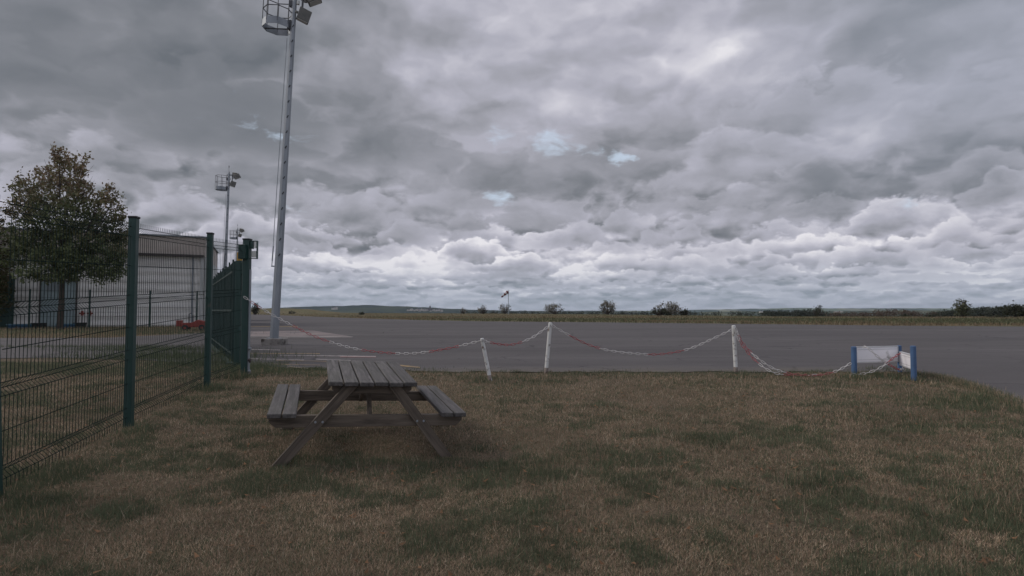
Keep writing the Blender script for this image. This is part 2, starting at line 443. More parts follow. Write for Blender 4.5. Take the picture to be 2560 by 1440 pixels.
M['red'] = simple('faded_red_paint', (0.26, 0.035, 0.025), (0.18, 0.03, 0.022), 0.6, dirt=(0.12, 0.06, 0.05), dirt_amt=0.05)
M['yellow'] = simple('amber_plastic', (0.45, 0.26, 0.03), None, 0.4)
M['windsock_red'] = simple('faded_red_cloth', (0.13, 0.02, 0.025), None, 0.8)
M['windsock_white'] = simple('off_white_cloth', (0.5, 0.48, 0.46), None, 0.8)
M['doorg'] = simple('grey_green_door', (0.27, 0.34, 0.35), (0.23, 0.29, 0.30), 0.5)
M['fascia'] = simple('dark_brown_fascia', (0.06, 0.045, 0.045), None, 0.6)
M['housewall'] = simple('pale_render', (0.50, 0.47, 0.43), None, 0.8)
M['houseroof'] = simple('slate_roof', (0.11, 0.10, 0.11), None, 0.8)

def wood_mat():
    m, n, b, co = mat_base('weathered_wood')
    oi = n.node('ShaderNodeObjectInfo').outputs['Random']
    co = n.vmath('ADD', co, n.comb(n.math('MULTIPLY', oi, 7.3), n.math('MULTIPLY', oi, 3.1), n.math('MULTIPLY', oi, 1.7)))
    v = n.vmath('MULTIPLY', co, (26.0, 1.6, 26.0))
    g = n.noise(v, 1.0, 8, 0.7, 0.4)
    big = n.noise(co, 2.2, 4, 0.5)
    kn = n.vor(n.vmath('MULTIPLY', co, (5.0, 2.2, 5.0)), 1.0, 'F1')
    c = n.ramp(g, [(0.25, (0.020, 0.018, 0.018)), (0.45, (0.070, 0.063, 0.061)), (0.60, (0.125, 0.113, 0.110)), (0.80, (0.21, 0.195, 0.19))])
    c = n.mix(n.maprange(big, 0.4, 0.7, 0.0, 0.35), c, (0.075, 0.075, 0.058))
    c = n.mix(n.maprange(kn, 0.04, 0.10, 0.7, 0.0), c, (0.02, 0.015, 0.014))
    c = n.mix(n.maprange(n.noise(co, 14.0, 5, .7), .60, .70, 0.0, .5), c, (0.13, 0.14, 0.11))
    c = n.mix(n.maprange(oi, 0, 1, .05, .42), c, (0.035, 0.031, 0.030))
    n.put(b.inputs['Base Color'], c); b.inputs['Roughness'].default_value = 0.85
    bp = n.node('ShaderNodeBump'); bp.inputs['Strength'].default_value = 0.7; bp.inputs['Distance'].default_value = 0.006
    n.put(bp.inputs['Height'], g); n.l.new(bp.outputs[0], b.inputs['Normal'])
    return m
M['wood'] = wood_mat()
def wood_leg_mat(ang):
    m, n, b, co = mat_base('brown_wood')
    vr = n.node('ShaderNodeVectorRotate', rotation_type='Y_AXIS'); n.put(vr.inputs['Vector'], co); vr.inputs['Angle'].default_value = ang
    v = n.vmath('MULTIPLY', vr.outputs[0], (26.0, 26.0, 1.6))
    g = n.noise(v, 1.0, 8, 0.7, 0.5)
    c = n.ramp(g, [(0.28, (0.030, 0.024, 0.018)), (0.5, (0.105, 0.083, 0.064)), (0.75, (0.175, 0.142, 0.112))])
    n.put(b.inputs['Base Color'], c); b.inputs['Roughness'].default_value = 0.85
    bp = n.node('ShaderNodeBump'); bp.inputs['Strength'].default_value = 0.5; bp.inputs['Distance'].default_value = 0.005
    n.put(bp.inputs['Height'], g); n.l.new(bp.outputs[0], b.inputs['Normal'])
    return m
M['woodleg'] = wood_leg_mat(0.0); M['woodbeam'] = wood_leg_mat(PI / 2)
M['woodleg_r'] = wood_leg_mat(math.radians(39)); M['woodleg_l'] = wood_leg_mat(math.radians(-39))

def ground_mat():
    m, n, b, co = mat_base('dry_grass_ground')
    x, y, z = n.sep(co)
    big = n.noise(n.vmath('MULTIPLY', co, (0.035, 0.16, 1)), 1.0, 5, 0.6)
    mid = n.noise(co, 1.3, 6, 0.62)
    fine = n.noise(co, 45.0, 8, 0.8)
    near = n.ramp(mid, [(0.30, (0.095, 0.10, 0.055)), (0.48, (0.17, 0.13, 0.09)), (0.70, (0.23, 0.175, 0.12))])
    far = n.ramp(big, [(0.30, (0.105, 0.115, 0.055)), (0.45, (0.15, 0.145, 0.070)), (0.58, (0.20, 0.155, 0.095)), (0.72, (0.15, 0.115, 0.08))])
    far = n.mix(n.maprange(n.noise(n.vmath('MULTIPLY', co, (0.08, 0.9, 1)), 1.0, 6, 0.65), 0.5, 0.66, 0.0, 0.6), far, (0.09, 0.095, 0.05))
    far = n.mix(n.maprange(x, -20, 60, 0.0, 0.6), far, (0.115, 0.135, 0.058))
    c = n.mix(n.maprange(y, 25, 60), near, far)
    c = n.mix(n.maprange(fine, 0.40, 0.58, 0.75, 0.0), c, (0.035, 0.027, 0.020))
    n.put(b.inputs['Base Color'], c); b.inputs['Roughness'].default_value = 0.95
    b.inputs['Specular IOR Level'].default_value = 0.1
    bp = n.node('ShaderNodeBump'); bp.inputs['Strength'].default_value = 0.9; bp.inputs['Distance'].default_value = 0.03
    n.put(bp.inputs['Height'], fine); n.l.new(bp.outputs[0], b.inputs['Normal'])
    return m
M['ground'] = ground_mat()
def asphalt_mat():
    m, n, b, co = mat_base('asphalt')
    st = n.noise(n.vmath('MULTIPLY', co, (0.05, 0.35, 1)), 1.0, 6, 0.6)
    md = n.noise(n.vmath('MULTIPLY', co, (0.5, 1.2, 1)), 1.0, 6, 0.6)
    fine = n.noise(co, 90.0, 4, 0.8)
    c = n.mix(n.maprange(st, 0.35, 0.65), (0.063, 0.057, 0.057), (0.105, 0.096, 0.096))
    c = n.mix(n.maprange(md, 0.45, 0.70, 0.0, 0.45), c, (0.055, 0.051, 0.053))
    c = n.mix(n.maprange(n.noise(co, 9.0, 5, 0.7), 0.5, 0.75, 0.0, 0.30), c, (0.11, 0.103, 0.098))
    c = n.mix(n.maprange(fine, 0.4, 0.75, 0.0, 0.35), c, (0.15, 0.14, 0.135))
    x, y, z = n.sep(co)
    # squared resurfacing patches of another tone
    pv = n.vor(n.vmath('MULTIPLY', co, (0.055, 0.12, 0.0)), 1.0, 'F1', 0.9, out='Color')
    pr, pg, pb = n.sep(pv)
    c = n.mix(n.maprange(pr, 0.0, 1.0, 0.0, 0.32), c, (0.058, 0.053, 0.056))
    # lane joints
    jl = n.math('ABSOLUTE', n.math('SUBTRACT', n.math('FRACT', n.math('MULTIPLY', n.math('ADD', n.math('MULTIPLY', y, 0.97), n.math('ADD', n.math('MULTIPLY', x, 0.24), n.math('MULTIPLY', md, 0.3))), 0.16)), 0.5))
    c = n.mix(n.maprange(jl, 0.0, 0.008, 0.55, 0.0), c, (0.035, 0.032, 0.034))
    # wandering cracks, some sealed with tar
    wv = n.vmath('ADD', co, n.scale(n.noise(co, 0.9, 4, 0.6, color=True), 1.3))
    ce = n.vor(n.vmath('MULTIPLY', wv, (0.28, 0.42, 0.0)), 1.0, 'DISTANCE_TO_EDGE')
    c = n.mix(n.math('MULTIPLY', n.maprange(ce, 0.0, 0.012, 0.8, 0.0), n.maprange(st, 0.42, 0.55)), c, (0.026, 0.024, 0.026))
    # oil and tyre stains
    ol = n.noise(n.vmath('MULTIPLY', co, (0.35, 1.0, 1)), 0.8, 5, 0.55)
    c = n.mix(n.maprange(ol, 0.60, 0.72, 0.0, 0.55), c, (0.040, 0.037, 0.040))
    # gravel, soil and moss where the tarmac meets the lawn
    ed = n.maprange(n.math('ADD', y, n.math('MULTIPLY', md, 2.2)), 10.9, 12.6, 0.75, 0.0)
    ed = n.math('MULTIPLY', ed, n.maprange(x, 6.6, 7.6, 1.0, 0.0))
    c = n.mix(ed, c, n.mix(n.maprange(fine, .4, .6), (0.085, 0.072, 0.052), (0.16, 0.135, 0.10)))
    n.put(b.inputs['Base Color'], c); b.inputs['Roughness'].default_value = 0.88
    b.inputs['Specular IOR Level'].default_value = 0.2
    bp = n.node('ShaderNodeBump'); bp.inputs['Strength'].default_value = 0.5; bp.inputs['Distance'].default_value = 0.006
    n.put(bp.inputs['Height'], fine); n.l.new(bp.outputs[0], b.inputs['Normal'])
    return m
M['asphalt'] = asphalt_mat()
def paint_mat(name, c, wear=0.5, sc=6.0):
    """worn road paint: asphalt shows through"""
    m, n, b, co = mat_base(name)
    f = n.noise(n.vmath('MULTIPLY', co, (1, 2.5, 1)), sc, 6, 0.7)
    f2 = n.noise(co, 0.6, 3, 0.5)
    w = n.maprange(n.math('ADD', f, n.math('MULTIPLY', f2, 0.6)), 0.8 - wear * 0.5, 1.0 - wear * 0.3, 1.0, 0.1)
    n.put(b.inputs['Base Color'], n.mix(w, (0.080, 0.073, 0.073), c)); b.inputs['Roughness'].default_value = 0.8
    return m
M['p_yellow'] = paint_mat('worn_yellow_paint', (0.34, 0.22, 0.07), 0.45)
M['p_white'] = paint_mat('worn_white_paint', (0.42, 0.38, 0.36), 0.35)
M['p_pink'] = paint_mat('faded_red_white_paint', (0.20, 0.155, 0.145), 0.25, 3.0)
M['p_red'] = paint_mat('worn_red_paint', (0.24, 0.10, 0.10), 0.4)

def cladding(name, c1, c2, freq, vert=True, lines=None):
    m, n, b, co = mat_base(name)
    x, y, z = n.sep(co)
    w = n.math('SINE', n.math('MULTIPLY', x if vert else z, freq))
    c = n.mix(n.maprange(n.noise(n.vmath('MULTIPLY', co, (0.5, 0.5, 1.4)), 1.0, 6, 0.65), 0.35, 0.7), c1, c2)
    n.put(b.inputs['Base Color'], c); b.inputs['Roughness'].default_value = 0.6
    bp = n.node('ShaderNodeBump'); bp.inputs['Strength'].default_value = 0.6; bp.inputs['Distance'].default_value = 0.03
    n.put(bp.inputs['Height'], w); n.l.new(bp.outputs[0], b.inputs['Normal'])
    return m
M['clad_white'] = cladding('pale_metal_cladding', (0.76, 0.74, 0.70), (0.62, 0.60, 0.57), 10.0, False)
M['clad_brown'] = cladding('brown_ribbed_cladding', (0.48, 0.42, 0.37), (0.38, 0.33, 0.29), 25.0)
M['clad_side'] = cladding('grey_side_wall', (0.52, 0.53, 0.51), (0.44, 0.45, 0.44), 18.0)

# ------------------------------------------------------------------ the ground
def spaced(a, b, n, p):
    return [a + (b - a) * (i / n) ** p for i in range(n + 1)]
xs = sorted(set([-x for x in spaced(0, 9000, 90, 4.2)] + spaced(0, 9000, 90, 4.2) + [i * .2 for i in range(-18, 12)]))
ys = sorted(set([90 + 4 * i for i in range(70)] + [-x for x in spaced(0, 60, 8, 2.0)] + spaced(0, YE, 44, 1.0) + [YE + t for t in spaced(0, 9000, 90, 3.4)]))
vs = [(x, y, ZG(x, y)) for y in ys for x in xs]
nx_ = len(xs)
fs = [(j * nx_ + i, j * nx_ + i + 1, (j + 1) * nx_ + i + 1, (j + 1) * nx_ + i) for j in range(len(ys) - 1) for i in range(nx_ - 1)]
g = MB(); g.v = vs; g.f = fs
tag(g.build('ground', M['ground']), kind='structure')

edge_px = [(2296, 937), (2350, 944), (2400, 958), (2450, 974), (2500, 994), (2560, 1020)]
edge_r = [ground_at(*p) for p in edge_px]
edge_r = [(p.x, p.y) for p in edge_r] + [(6.55, 6.6), (6.2, 5.2), (5.8, 3.0), (5.5, 0.0), (5.2, -4)]
far_edge = [((px - 1280) / F * (EYE * F / (r - HOR)), EYE * F / (r - HOR)) for px, r in [(560, 784.5), (640, 786), (760, 790.5), (900, 796), (1050, 800.5), (1200, 803.5), (1500, 806), (1900, 810.5), (2240, 814.5), (2600, 817)]]
wob = lambda x: 0.12 * math.sin(x * 2.1) + 0.07 * math.sin(x * 5.3 + 1) + 0.05 * math.sin(x * 11.7)
nearpts = [(x, YE + 0.05 + abs(wob(x)) + (0.9 * max(0, -0.9 - x) / 4)) for x in np.arange(-4.6, 7.2, 0.13)]
left_part = [(-45, 12.6), (-30, 12.7), (-16, 12.4), (-11, 13.6), (-8.3, 12.9), (-6.6, 11.9), (-5.3, 11.7)]
leftfar = [(-16.8, 23.5), (-45, 22.0)]
A = nearpts + [(7.35, YE)] + [(60, YE), (140, YE), (140, 30)] + far_edge[::-1] + [(-30, 60)] + [(-15.5, 31), (-16.0, 26)] + leftfar + left_part
B = [(7.35, YE)] + edge_r[0:1] + edge_r[1:] + [(140, -4), (140, YE), (60, YE)]
def sheet(name, polys, mat, dz, parent=None, kind='structure'):
    bm = bmesh.new()
    for P in polys:
        q = []
        for x, y in P:
            if q and (Vector((x, y)) - Vector(q[-1])).length < 1e-4: continue
            q.append((x, y))
        vv = [bm.verts.new((x, y, ZG(x, y) + dz)) for x, y in q]
        f = bm.faces.new(vv)
        if f.normal.z < 0 or f.calc_area() == 0: pass
    bmesh.ops.triangulate(bm, faces=bm.faces[:])
    bm.normal_update()
    for f in bm.faces:
        if f.normal.z < 0: f.normal_flip()
    me = bpy.data.meshes.new(name); bm.to_mesh(me); bm.free(); me.materials.append(mat)
    o = bpy.data.objects.new(name, me); COL.objects.link(o)
    if kind: o['kind'] = kind
    if parent: o.parent = parent
    return o
apron = sheet('asphalt', [A, B], M['asphalt'], 0.012)

# painted marks on the apron
def gp(px, r): p = ground_at(px, r); return (p.x, p.y)
def mark(name, pts, mat, dz=0.018):
    return sheet(name, [[gp(*p) for p in pts]], mat, dz)
mark('road_marking', [(520, 829), (785, 827.5), (878, 842), (520, 842)], M['p_pink'])
mark('road_marking', [(520, 842.7), (884, 842.7), (878, 844.2), (520, 845)], M['p_white'], 0.022)
mark('road_marking', [(560, 815.5), (745, 815.5), (745, 817.5), (560, 818)], M['p_yellow'])
for (x0, r0, x1, r1, th, mt) in [(560, 884, 800, 885, 1.6, 'p_yellow'), (700, 889, 940, 892, 1.6, 'p_white'), (600, 897, 760, 901, 1.6, 'p_white'), (690, 902, 860, 905, 1.7, 'p_yellow'),
                                 (850, 893, 940, 893.5, 1.8, 'p_red'), (640, 910, 800, 914, 1.8, 'p_yellow'), (720, 917, 770, 922, 2.6, 'p_yellow'), (1000, 914, 1050, 919, 3.4, 'p_yellow'),
                                 (575, 873, 700, 876, 1.2, 'p_white'), (790, 899, 900, 903, 1.6, 'p_white')]:
    mark('road_marking', [(x0, r0), (x1, r1), (x1, r1 + th), (x0, r0 + th)], M[mt])

# ------------------------------------------------------------------ lawn blades and weeds
rng = np.random.RandomState(11)
def smooth(a, b, t):
    t = np.clip((t - a) / (b - a), 0, 1); return t * t * (3 - 2 * t)
def ZGn(x, y):
    return -SLOPE * np.maximum(0, YE - y) - np.where(y < YE, 0.095 * np.exp(-((x + .55) / 1.1) ** 2 - ((y - 5.95) / 1.0) ** 2), 0)
ex = np.array([p[0] for p in edge_r]); ey = np.array([p[1] for p in edge_r])
def lawn_mask(x, y):
    near_edge = YE + 0.05 + np.abs(0.12 * np.sin(x * 2.1) + 0.07 * np.sin(x * 5.3 + 1) + 0.05 * np.sin(x * 11.7)) + 0.9 * np.maximum(0, -0.9 - x) / 4
    near_edge = near_edge + (vnoise(x, y, 3, 3, 4) - 0.45) * 0.6
    near_edge = np.where(x < -4.8, 12.4, near_edge)
    o = np.argsort(ey)
    right = np.interp(y, ey[o], ex[o]) + (vnoise(x, y, 3, 3, 9) - 0.42) * 0.6
    return (y < near_edge) & ((x < right) | (y > YE + .1) & (x < 7.4))
def greenness(x, y):
    g = vnoise(x, y * 1.5, 1.1, 6, 1) * 0.42 + vnoise(x, y * 1.3, 4.2, 6, 2) * 0.58
    g = g + 0.10 * smooth(4.2, 6.4, x) * smooth(10, 7, y) + 0.16 * smooth(9.7, 10.4, y) - 0.05 * smooth(6.5, 8.5, y) * smooth(10.2, 9.4, y)
    g = g + 0.09 * smooth(-2.5, -4.1, x) + 0.10 * np.exp(-((x + 1.9) ** 2 / 2.0 + (y - 4.8) ** 2 / 0.35)) + 0.12 * np.exp(-((x - 0.2) ** 2 / 1.5 + (y - 5.0) ** 2 / 0.15))
    g = g + 0.10 * smooth(5.2, 3.2, y) * smooth(0.5, 3, x)
    return smooth(0.50, 0.66, g)
def blades(x, y, ln, wd, lean, tint):
    n = len(x)
    a = rng.rand(n) * 2 * np.pi; b = a + rng.normal(0, .5, n) + np.pi / 2
    z = ZGn(x, y)
    dx_ = np.cos(b) * wd / 2; dy_ = np.sin(b) * wd / 2
    tx = np.cos(a) * np.sin(lean) * ln; ty = np.sin(a) * np.sin(lean) * ln; tz = np.cos(lean) * ln
    v = np.empty((n, 3, 3))
    v[:, 0] = np.stack([x - dx_, y - dy_, z - .002], 1); v[:, 1] = np.stack([x + dx_, y + dy_, z - .002], 1)
    v[:, 2] = np.stack([x + tx, y + ty, z + tz + 0.002], 1)
    return v.reshape(-1, 3), np.repeat(tint, 3, 0)
def scatter(n, x0, x1, y0, y1, p=1.0):
    y = y0 + (y1 - y0) * rng.rand(n) ** p
    return x0 + (x1 - x0) * rng.rand(n), y
V = []; C = []
# area sampled so that near ground gets more, smaller blades
N = 900000
u = rng.rand(N)
yy = 2.3 * (12.6 / 2.3) ** (u ** 0.85)
half = yy * 1.0 + 0.4
xx = (rng.rand(N) * 2 - 1) * half
keep = lawn_mask(xx, yy)
xx = xx[keep]; yy = yy[keep]
G = greenness(xx, yy)
farb = 0.86 + 0.0 * yy
r1 = rng.rand(len(xx))
isg = r1 < (0.23 + 0.47 * G)
dens_ = vnoise(xx, yy, 5.0, 3, 6)
k2 = rng.rand(len(xx)) < np.where(isg, 1.0, 0.55 + 0.8 * dens_) * (1 - .55 * smooth(.62, .70, vnoise(xx, yy * 1.4, 1.3, 5, 44)))
xx, yy, G, isg = xx[k2], yy[k2], G[k2], isg[k2]
n = len(xx)
ln = np.where(isg, 0.022 + 0.035 * rng.rand(n) * (0.5 + G), 0.015 + 0.026 * rng.rand(n))
wd = (0.0018 + 0.00046 * yy) * (0.7 + 0.6 * rng.rand(n))
lean = np.where(isg, np.abs(rng.normal(0.5, 0.35, n)), np.abs(rng.normal(0.95, 0.35, n)))
straw = np.array([0.375, 0.275, 0.185]); straw2 = np.array([0.225, 0.165, 0.115]); pale = np.array([0.45, 0.37, 0.27])
gr = np.array([0.130, 0.145, 0.085]); gr2 = np.array([0.075, 0.095, 0.058])
t = rng.rand(n)[:, None]; pt = vnoise(xx, yy, 1.1, 4, 12)[:, None]
sc = straw * t + straw2 * (1 - t)
sc = np.where(rng.rand(n)[:, None] < 0.14, pale, sc) * (0.50 + 1.0 * pt) * (0.72 + 0.56 * vnoise(xx, yy, 7.0, 3, 21)[:, None])
gc = (gr * t + gr2 * (1 - t)) * (0.75 + 0.5 * vnoise(xx, yy, 5.0, 3, 31)[:, None])
tint = np.where(isg[:, None], gc, sc)
v_, c_ = blades(xx, yy, ln, wd, lean, tint); V.append(v_); C.append(c_)
# taller tufts and wiry weeds
tuft_c = []
for px, r, hh, kk, sp in [(2010, 1215, .16, 240, .22), (2060, 1205, .13, 160, .18), (1210, 1105, .10, 130, .15), (1180, 1200, .10, 140, .22), (1330, 1160, .09, 420, .45), (1500, 1140, .10, 420, .45), (1790, 1110, .10, 420, .40),
                      (1990, 1075, .08, 140, .15), (1635, 1080, .07, 90, .12), (2230, 1050, .10, 900, .9), (2400, 1010, .11, 900, .6), (2450, 1000, .12, 700, .45), (2480, 1180, .10, 900, .6), (2440, 1250, .09, 700, .4), (2500, 1290, .09, 500, .35),
                      (160, 1190, .13, 500, .28), (60, 1260, .12, 500, .30), (330, 1085, .13, 260, .20), (100, 1290, .10, 400, .3), (520, 975, .16, 420, .30), (590, 945, .18, 420, .3), (700, 930, .12, 300, .35), (800, 938, .08, 300, .4), (480, 1000, .12, 200, .25),
                      (1380, 950, .07, 500, .8), (1720, 958, .07, 500, .8), (1240, 955, .09, 400, .6), (1840, 945, .08, 200, .3), (2140, 945, .12, 500, .35), (2200, 940, .12, 500, .5), (2280, 950, .11, 400, .4), (2220, 925, .10, 300, .5), (1290, 1150, .08, 300, .3),
                      (720, 1150, .08, 180, .18), (1110, 1150, .09, 260, .2), (860, 1170, .07, 400, .4), (2060, 1130, .06, 200, .4), (1850, 1230, .07, 160, .2), (1560, 1330, .06, 200, .3), (2330, 1400, .08, 400, .4), (1340, 985, .06, 400, .6), (1060, 1390, .06, 200, .3),
                      (640, 985, .10, 200, .2), (745, 1000, .07, 200, .3), (1100, 1180, .07, 350, .4), (1950, 940, .06, 400, .9), (1560, 940, .06, 400, .9)]:
    p = ground_at(px, r); k = kk
    x_ = p.x + rng.normal(0, sp * .5, k); y_ = p.y + rng.normal(0, sp * .45, k)
    l_ = hh * (0.35 + 0.75 * rng.rand(k)); w_ = (0.0028 + 0.0006 * p.y) * (0.7 + 0.5 * rng.rand(k))
    t_ = rng.rand(k)[:, None]
    c0 = np.where(rng.rand(k)[:, None] < 0.12, straw, gr * t_ + gr2 * (1 - t_)) * (0.8 + 0.3 * rng.rand())
    v_, c_ = blades(x_, y_, l_, w_, np.abs(rng.normal(.5, .35, k)), c0); V.append(v_); C.append(c_)
# seed heads and dead stalks standing out of the sward
k = 6000
x_, y_ = scatter(k, -7, 7, 2.6, 10.2)
kp = lawn_mask(x_, y_); x_, y_ = x_[kp], y_[kp]; k = len(x_)
v_, c_ = blades(x_, y_, 0.05 + 0.07 * rng.rand(k), 0.0022 + 0.0004 * y_, np.abs(rng.normal(.6, .4, k)), np.tile(pale, (k, 1)) * (0.6 + 0.5 * rng.rand(k)[:, None])); V.append(v_); C.append(c_)
for (a_, b_) in zip(edge_r[:6], edge_r[1:7]):
    k = 900; t_ = rng.rand(k); x_ = a_[0] + (b_[0] - a_[0]) * t_ + rng.normal(0.02, .10, k); y_ = a_[1] + (b_[1] - a_[1]) * t_ + rng.normal(0, .10, k); t_ = rng.rand(k)[:, None]
    v_, c_ = blades(x_, y_, .03 + .08 * rng.rand(k), .006 + 0 * x_, np.abs(rng.normal(.6, .35, k)), np.where(rng.rand(k)[:, None] < .35, straw, gr * t_ + gr2 * (1 - t_))); V.append(v_); C.append(c_)
# dead leaves lying in the grass
k = 1500; x_, y_ = scatter(k, -8, 7, 2.6, 10.6); kp = lawn_mask(x_, y_); x_, y_ = x_[kp], y_[kp]; k = len(x_)
v_, c_ = blades(x_, y_, .035 + .03 * rng.rand(k), .03 + 0 * x_, 1.35 + .15 * rng.rand(k), np.array([.16, .09, .05]) * (0.5 + rng.rand(k)[:, None])); v_[:, 2] += .025; V.append(v_); C.append(c_)
V = np.concatenate(V); C = np.concatenate(C)
lawn = np_mesh('grass', V, np.arange(len(V)), 3, M['blade'], col=C)
tag(lawn, 'patchy short lawn of straw brown and green blades', 'grass', kind='stuff')

# rough grass left behind the fence and beyond the apron
V = []; C = []
k = 60000
x_ = -rng.rand(k) * 42; y_ = 23.2 + 20 * rng.rand(k) ** 1.3
kp = (x_ > -1.1 * y_) & (x_ < -0.42 * y_ - 3) & ((x_ < -17) | (y_ > 31))
x_, y_ = x_[kp], y_[kp]; k = len(x_); t_ = rng.rand(k)[:, None]
c0 = np.where(rng.rand(k)[:, None] < vnoise(x_, y_, .3, 3, 3)[:, None], straw * .8, gr)
v_, c_ = blades(x_, y_, 0.10 + .12 * rng.rand(k), 0.02 + 0 * x_, np.abs(rng.normal(.5, .3, k)), c0); V.append(v_); C.append(c_)
for (cx, cy, sx, sy, k, hh) in [(-8.2, 13.6, 1.2, .5, 2500, .28), (-13.5, 17.5, 2.0, .25, 1200, .12), (-10.5, 16.2, 1.2, .35, 1500, .22), (-6.6, 12.0, .5, .4, 900, .25), (-20, 27.5, 3, .8, 2500, .3), (-5.2, 11.2, .35, .35, 700, .16), (-3.4, 10.9, 1.0, .12, 900, .07)]:
    x_ = cx + rng.normal(0, sx, k); y_ = cy + rng.normal(0, sy, k); t_ = rng.rand(k)[:, None]
    v_, c_ = blades(x_, y_, hh * (.3 + .8 * rng.rand(k)), 0.012 + 0 * x_, np.abs(rng.normal(.4, .3, k)), gr * t_ + gr2 * (1 - t_)); V.append(v_); C.append(c_)
V = np.concatenate(V); C = np.concatenate(C)
rough = np_mesh('rough_grass', V, np.arange(len(V)), 3, M['blade'], col=C)
tag(rough, 'rough grass tufts around the far side of the green fence', 'grass', kind='stuff')
# long grass on the airfield strip beyond the apron
k = 70000
y_ = 42 * (260 / 42) ** rng.rand(k); x_ = (rng.rand(k) * 1.55 - .55) * y_ * 0.98
fe = np.array(far_edge); o_ = np.argsort(fe[:, 0]); lim = np.interp(x_, fe[o_, 0], fe[o_, 1])
kp = (y_ > lim + .3); x_, y_ = x_[kp], y_[kp]; k = len(x_)
z_ = np.array([ZG(a, b) for a, b in zip(x_, y_)])
nz2 = vnoise(x_ * .25, y_, .12, 4, 8)[:, None]
c0 = np.where(nz2 > .50 - .14 * smooth(.25, -.2, x_ / y_)[:, None], np.array([.185, .140, .090]), np.array([.105, .108, .062])) * (0.7 + .5 * rng.rand(k)[:, None])
v_, c_ = blades(x_, y_, (.13 + .18 * rng.rand(k)) * np.clip(1.5 - y_ / 110, .35, 1), .018 + .0012 * y_, np.abs(rng.normal(.4, .3, k)), c0)
v_[:, 2] += np.repeat(z_, 3)
tag(np_mesh('field_grass', v_, np.arange(len(v_)), 3, M['blade'], col=c_), 'long ochre and green grass on the strip beyond the tarmac', 'grass', kind='stuff')

# ------------------------------------------------------------------ mesh fence
def fence_panel(parent, p0, p1, H, name='wire_panel', wires=True, folds=(0.17, 0.84, 1.48, 2.28), pitch=0.05, r=0.0031):
    p0 = Vector(p0); p1 = Vector(p1)
    d = (p1 - p0); L = Vector((d.x, d.y)).length; u = Vector((d.x, d.y, 0)).normalized()
    out = Vector((-1, 0, 0)) - u * (-u.x); out.normalize()
    b = MB()
    prof = [(0.04, 0)]
    for f in folds: prof += [(f - .055, 0), (f, .055), (f + .055, 0)]
    prof += [(H, 0)]
    k = int(L / pitch)
    for i in range(1, k):
        s_ = i * pitch + (L - k * pitch) / 2
        base = p0 + u * s_; zb = p0.z + d.z * s_ / L
        b.tube([Vector((base.x, base.y, zb + h)) + out * o for h, o in prof], r, 3, cap=False)
    hs = []
    for f in folds: hs += [(f - .055, 0), (f, .055), (f + .055, 0)]
    for a, c in zip(folds[:-1], folds[1:]): hs += [((a + c) / 2 - .10, 0), ((a + c) / 2 + .10, 0)] if c - a > .9 else [((a + c) / 2, 0)]
    for h, o in hs:
        b.tube([p0 + Vector((0, 0, h)) + out * (o + .004) + u * .03, p1 + Vector((0, 0, h)) + out * (o + .004) - u * .03], r * 1.25, 4, cap=False)
    return b.build(name, M['greenwire'], parent)
def fence_post(parent, p, H, w=0.075, rz=0.0, mat='green', cap=True, lean=0.0):
    b = MB(); R_ = Matrix.Rotation(rz, 3, 'Z')
    b.box((0, 0, H / 2 - .1), (w, w, H + .2), R_)
    b.v = [(q[0] + p[0] - lean * max(q[2], 0), q[1] + p[1], q[2] + p[2]) for q in b.v]
    o = b.build('post', M[mat], parent, bevel=0.006)
    if cap:
        c = MB(); c.box((p[0] - lean * H, p[1], p[2] + H + .012), (w + .014, w + .014, .025), R_)
        c.build('post_cap', M['black'], o, bevel=0.005)
    return o
fence = empty('mesh_fence', (-4.46, 6.57, ZG(0, 6.57)), label='tall green welded mesh fence along the left side of the lawn', cat='fence')
inv_loc = -Vector(fence.location)
P0 = Vector((-4.06, 4.46, 0)); P1 = Vector((-4.46, 6.57, 0)); P2 = Vector((-4.80, 8.87, 0)); P3 = Vector((-4.83, 10.18, 0)); Pm = Vector((-3.72, 2.3, 0))
for p in (P0, P1, P2, P3, Pm): p.z = ZG(p.x, p.y)
fz = math.atan2(P2.x - P0.x, P2.y - P0.y)
for p in (Pm, P0, P1, P2):
    fence_post(fence, p + inv_loc, 2.44, 0.085 if p is not P2 else 0.08, -fz, lean=.06 if p is P0 else 0.0)
for a, b_ in ((Pm, P0), (P0, P1), (P1, P2), (P2, P3)):
    q = b_ if b_ is not P3 else P3 + Vector((-.02, -.1, 0))
    fence_panel(fence, a + inv_loc, q + inv_loc, 2.39)

# gate post with its lamp boxes
gpo = empty('gate_post', P3, label='dark green square gate post beside the tarmac, end of the chain', cat='gate post')
b = MB(); b.box((0, 0, 1.12), (.115, .115, 2.64)); b.build('post', M['green'], gpo, bevel=.006)
b = MB(); b.box((0, 0, 2.452), (.13, .13, .025)); b.build('post_cap', M['black'], gpo, bevel=.004)
b = MB(); b.box((-.035, -.105, 2.215), (.125, .09, .26)); b.build('control_box', M['green'], gpo, bevel=.006)
b = MB()
for zz in (2.10, 2.42): b.box((.125, 0, zz), (.13, .05, .012))
b.box((.184, 0, 2.26), (.012, .05, .31))
b.box((.09, 0, 2.345), (.05, .05, .13))
b.build('bracket_frame', M['green'], gpo)
b = MB(); b.box((.155, 0, 2.35), (.035, .03, .12)); b.box((.13, 0, 2.18), (.085, .03, .12)); b.build('lamp_glass', M['glass'], gpo)
b = MB(); b.box((.0585 + .006, 0, .95), (.012, .07, 1.9)); b.build('guide_rail', M['galv'], gpo)
for zz, mm in ((.47, 'galv'), (.26, 'fascia'), (.06, 'galv')):
    b = MB(); b.tube([(.075, -.03, zz), (.115, -.03, zz)], .028, 8); b.tube([(.10, -.03, zz), (.10, -.03, zz - .05)], .012, 6); b.build('hinge_roller', M[mm], gpo)
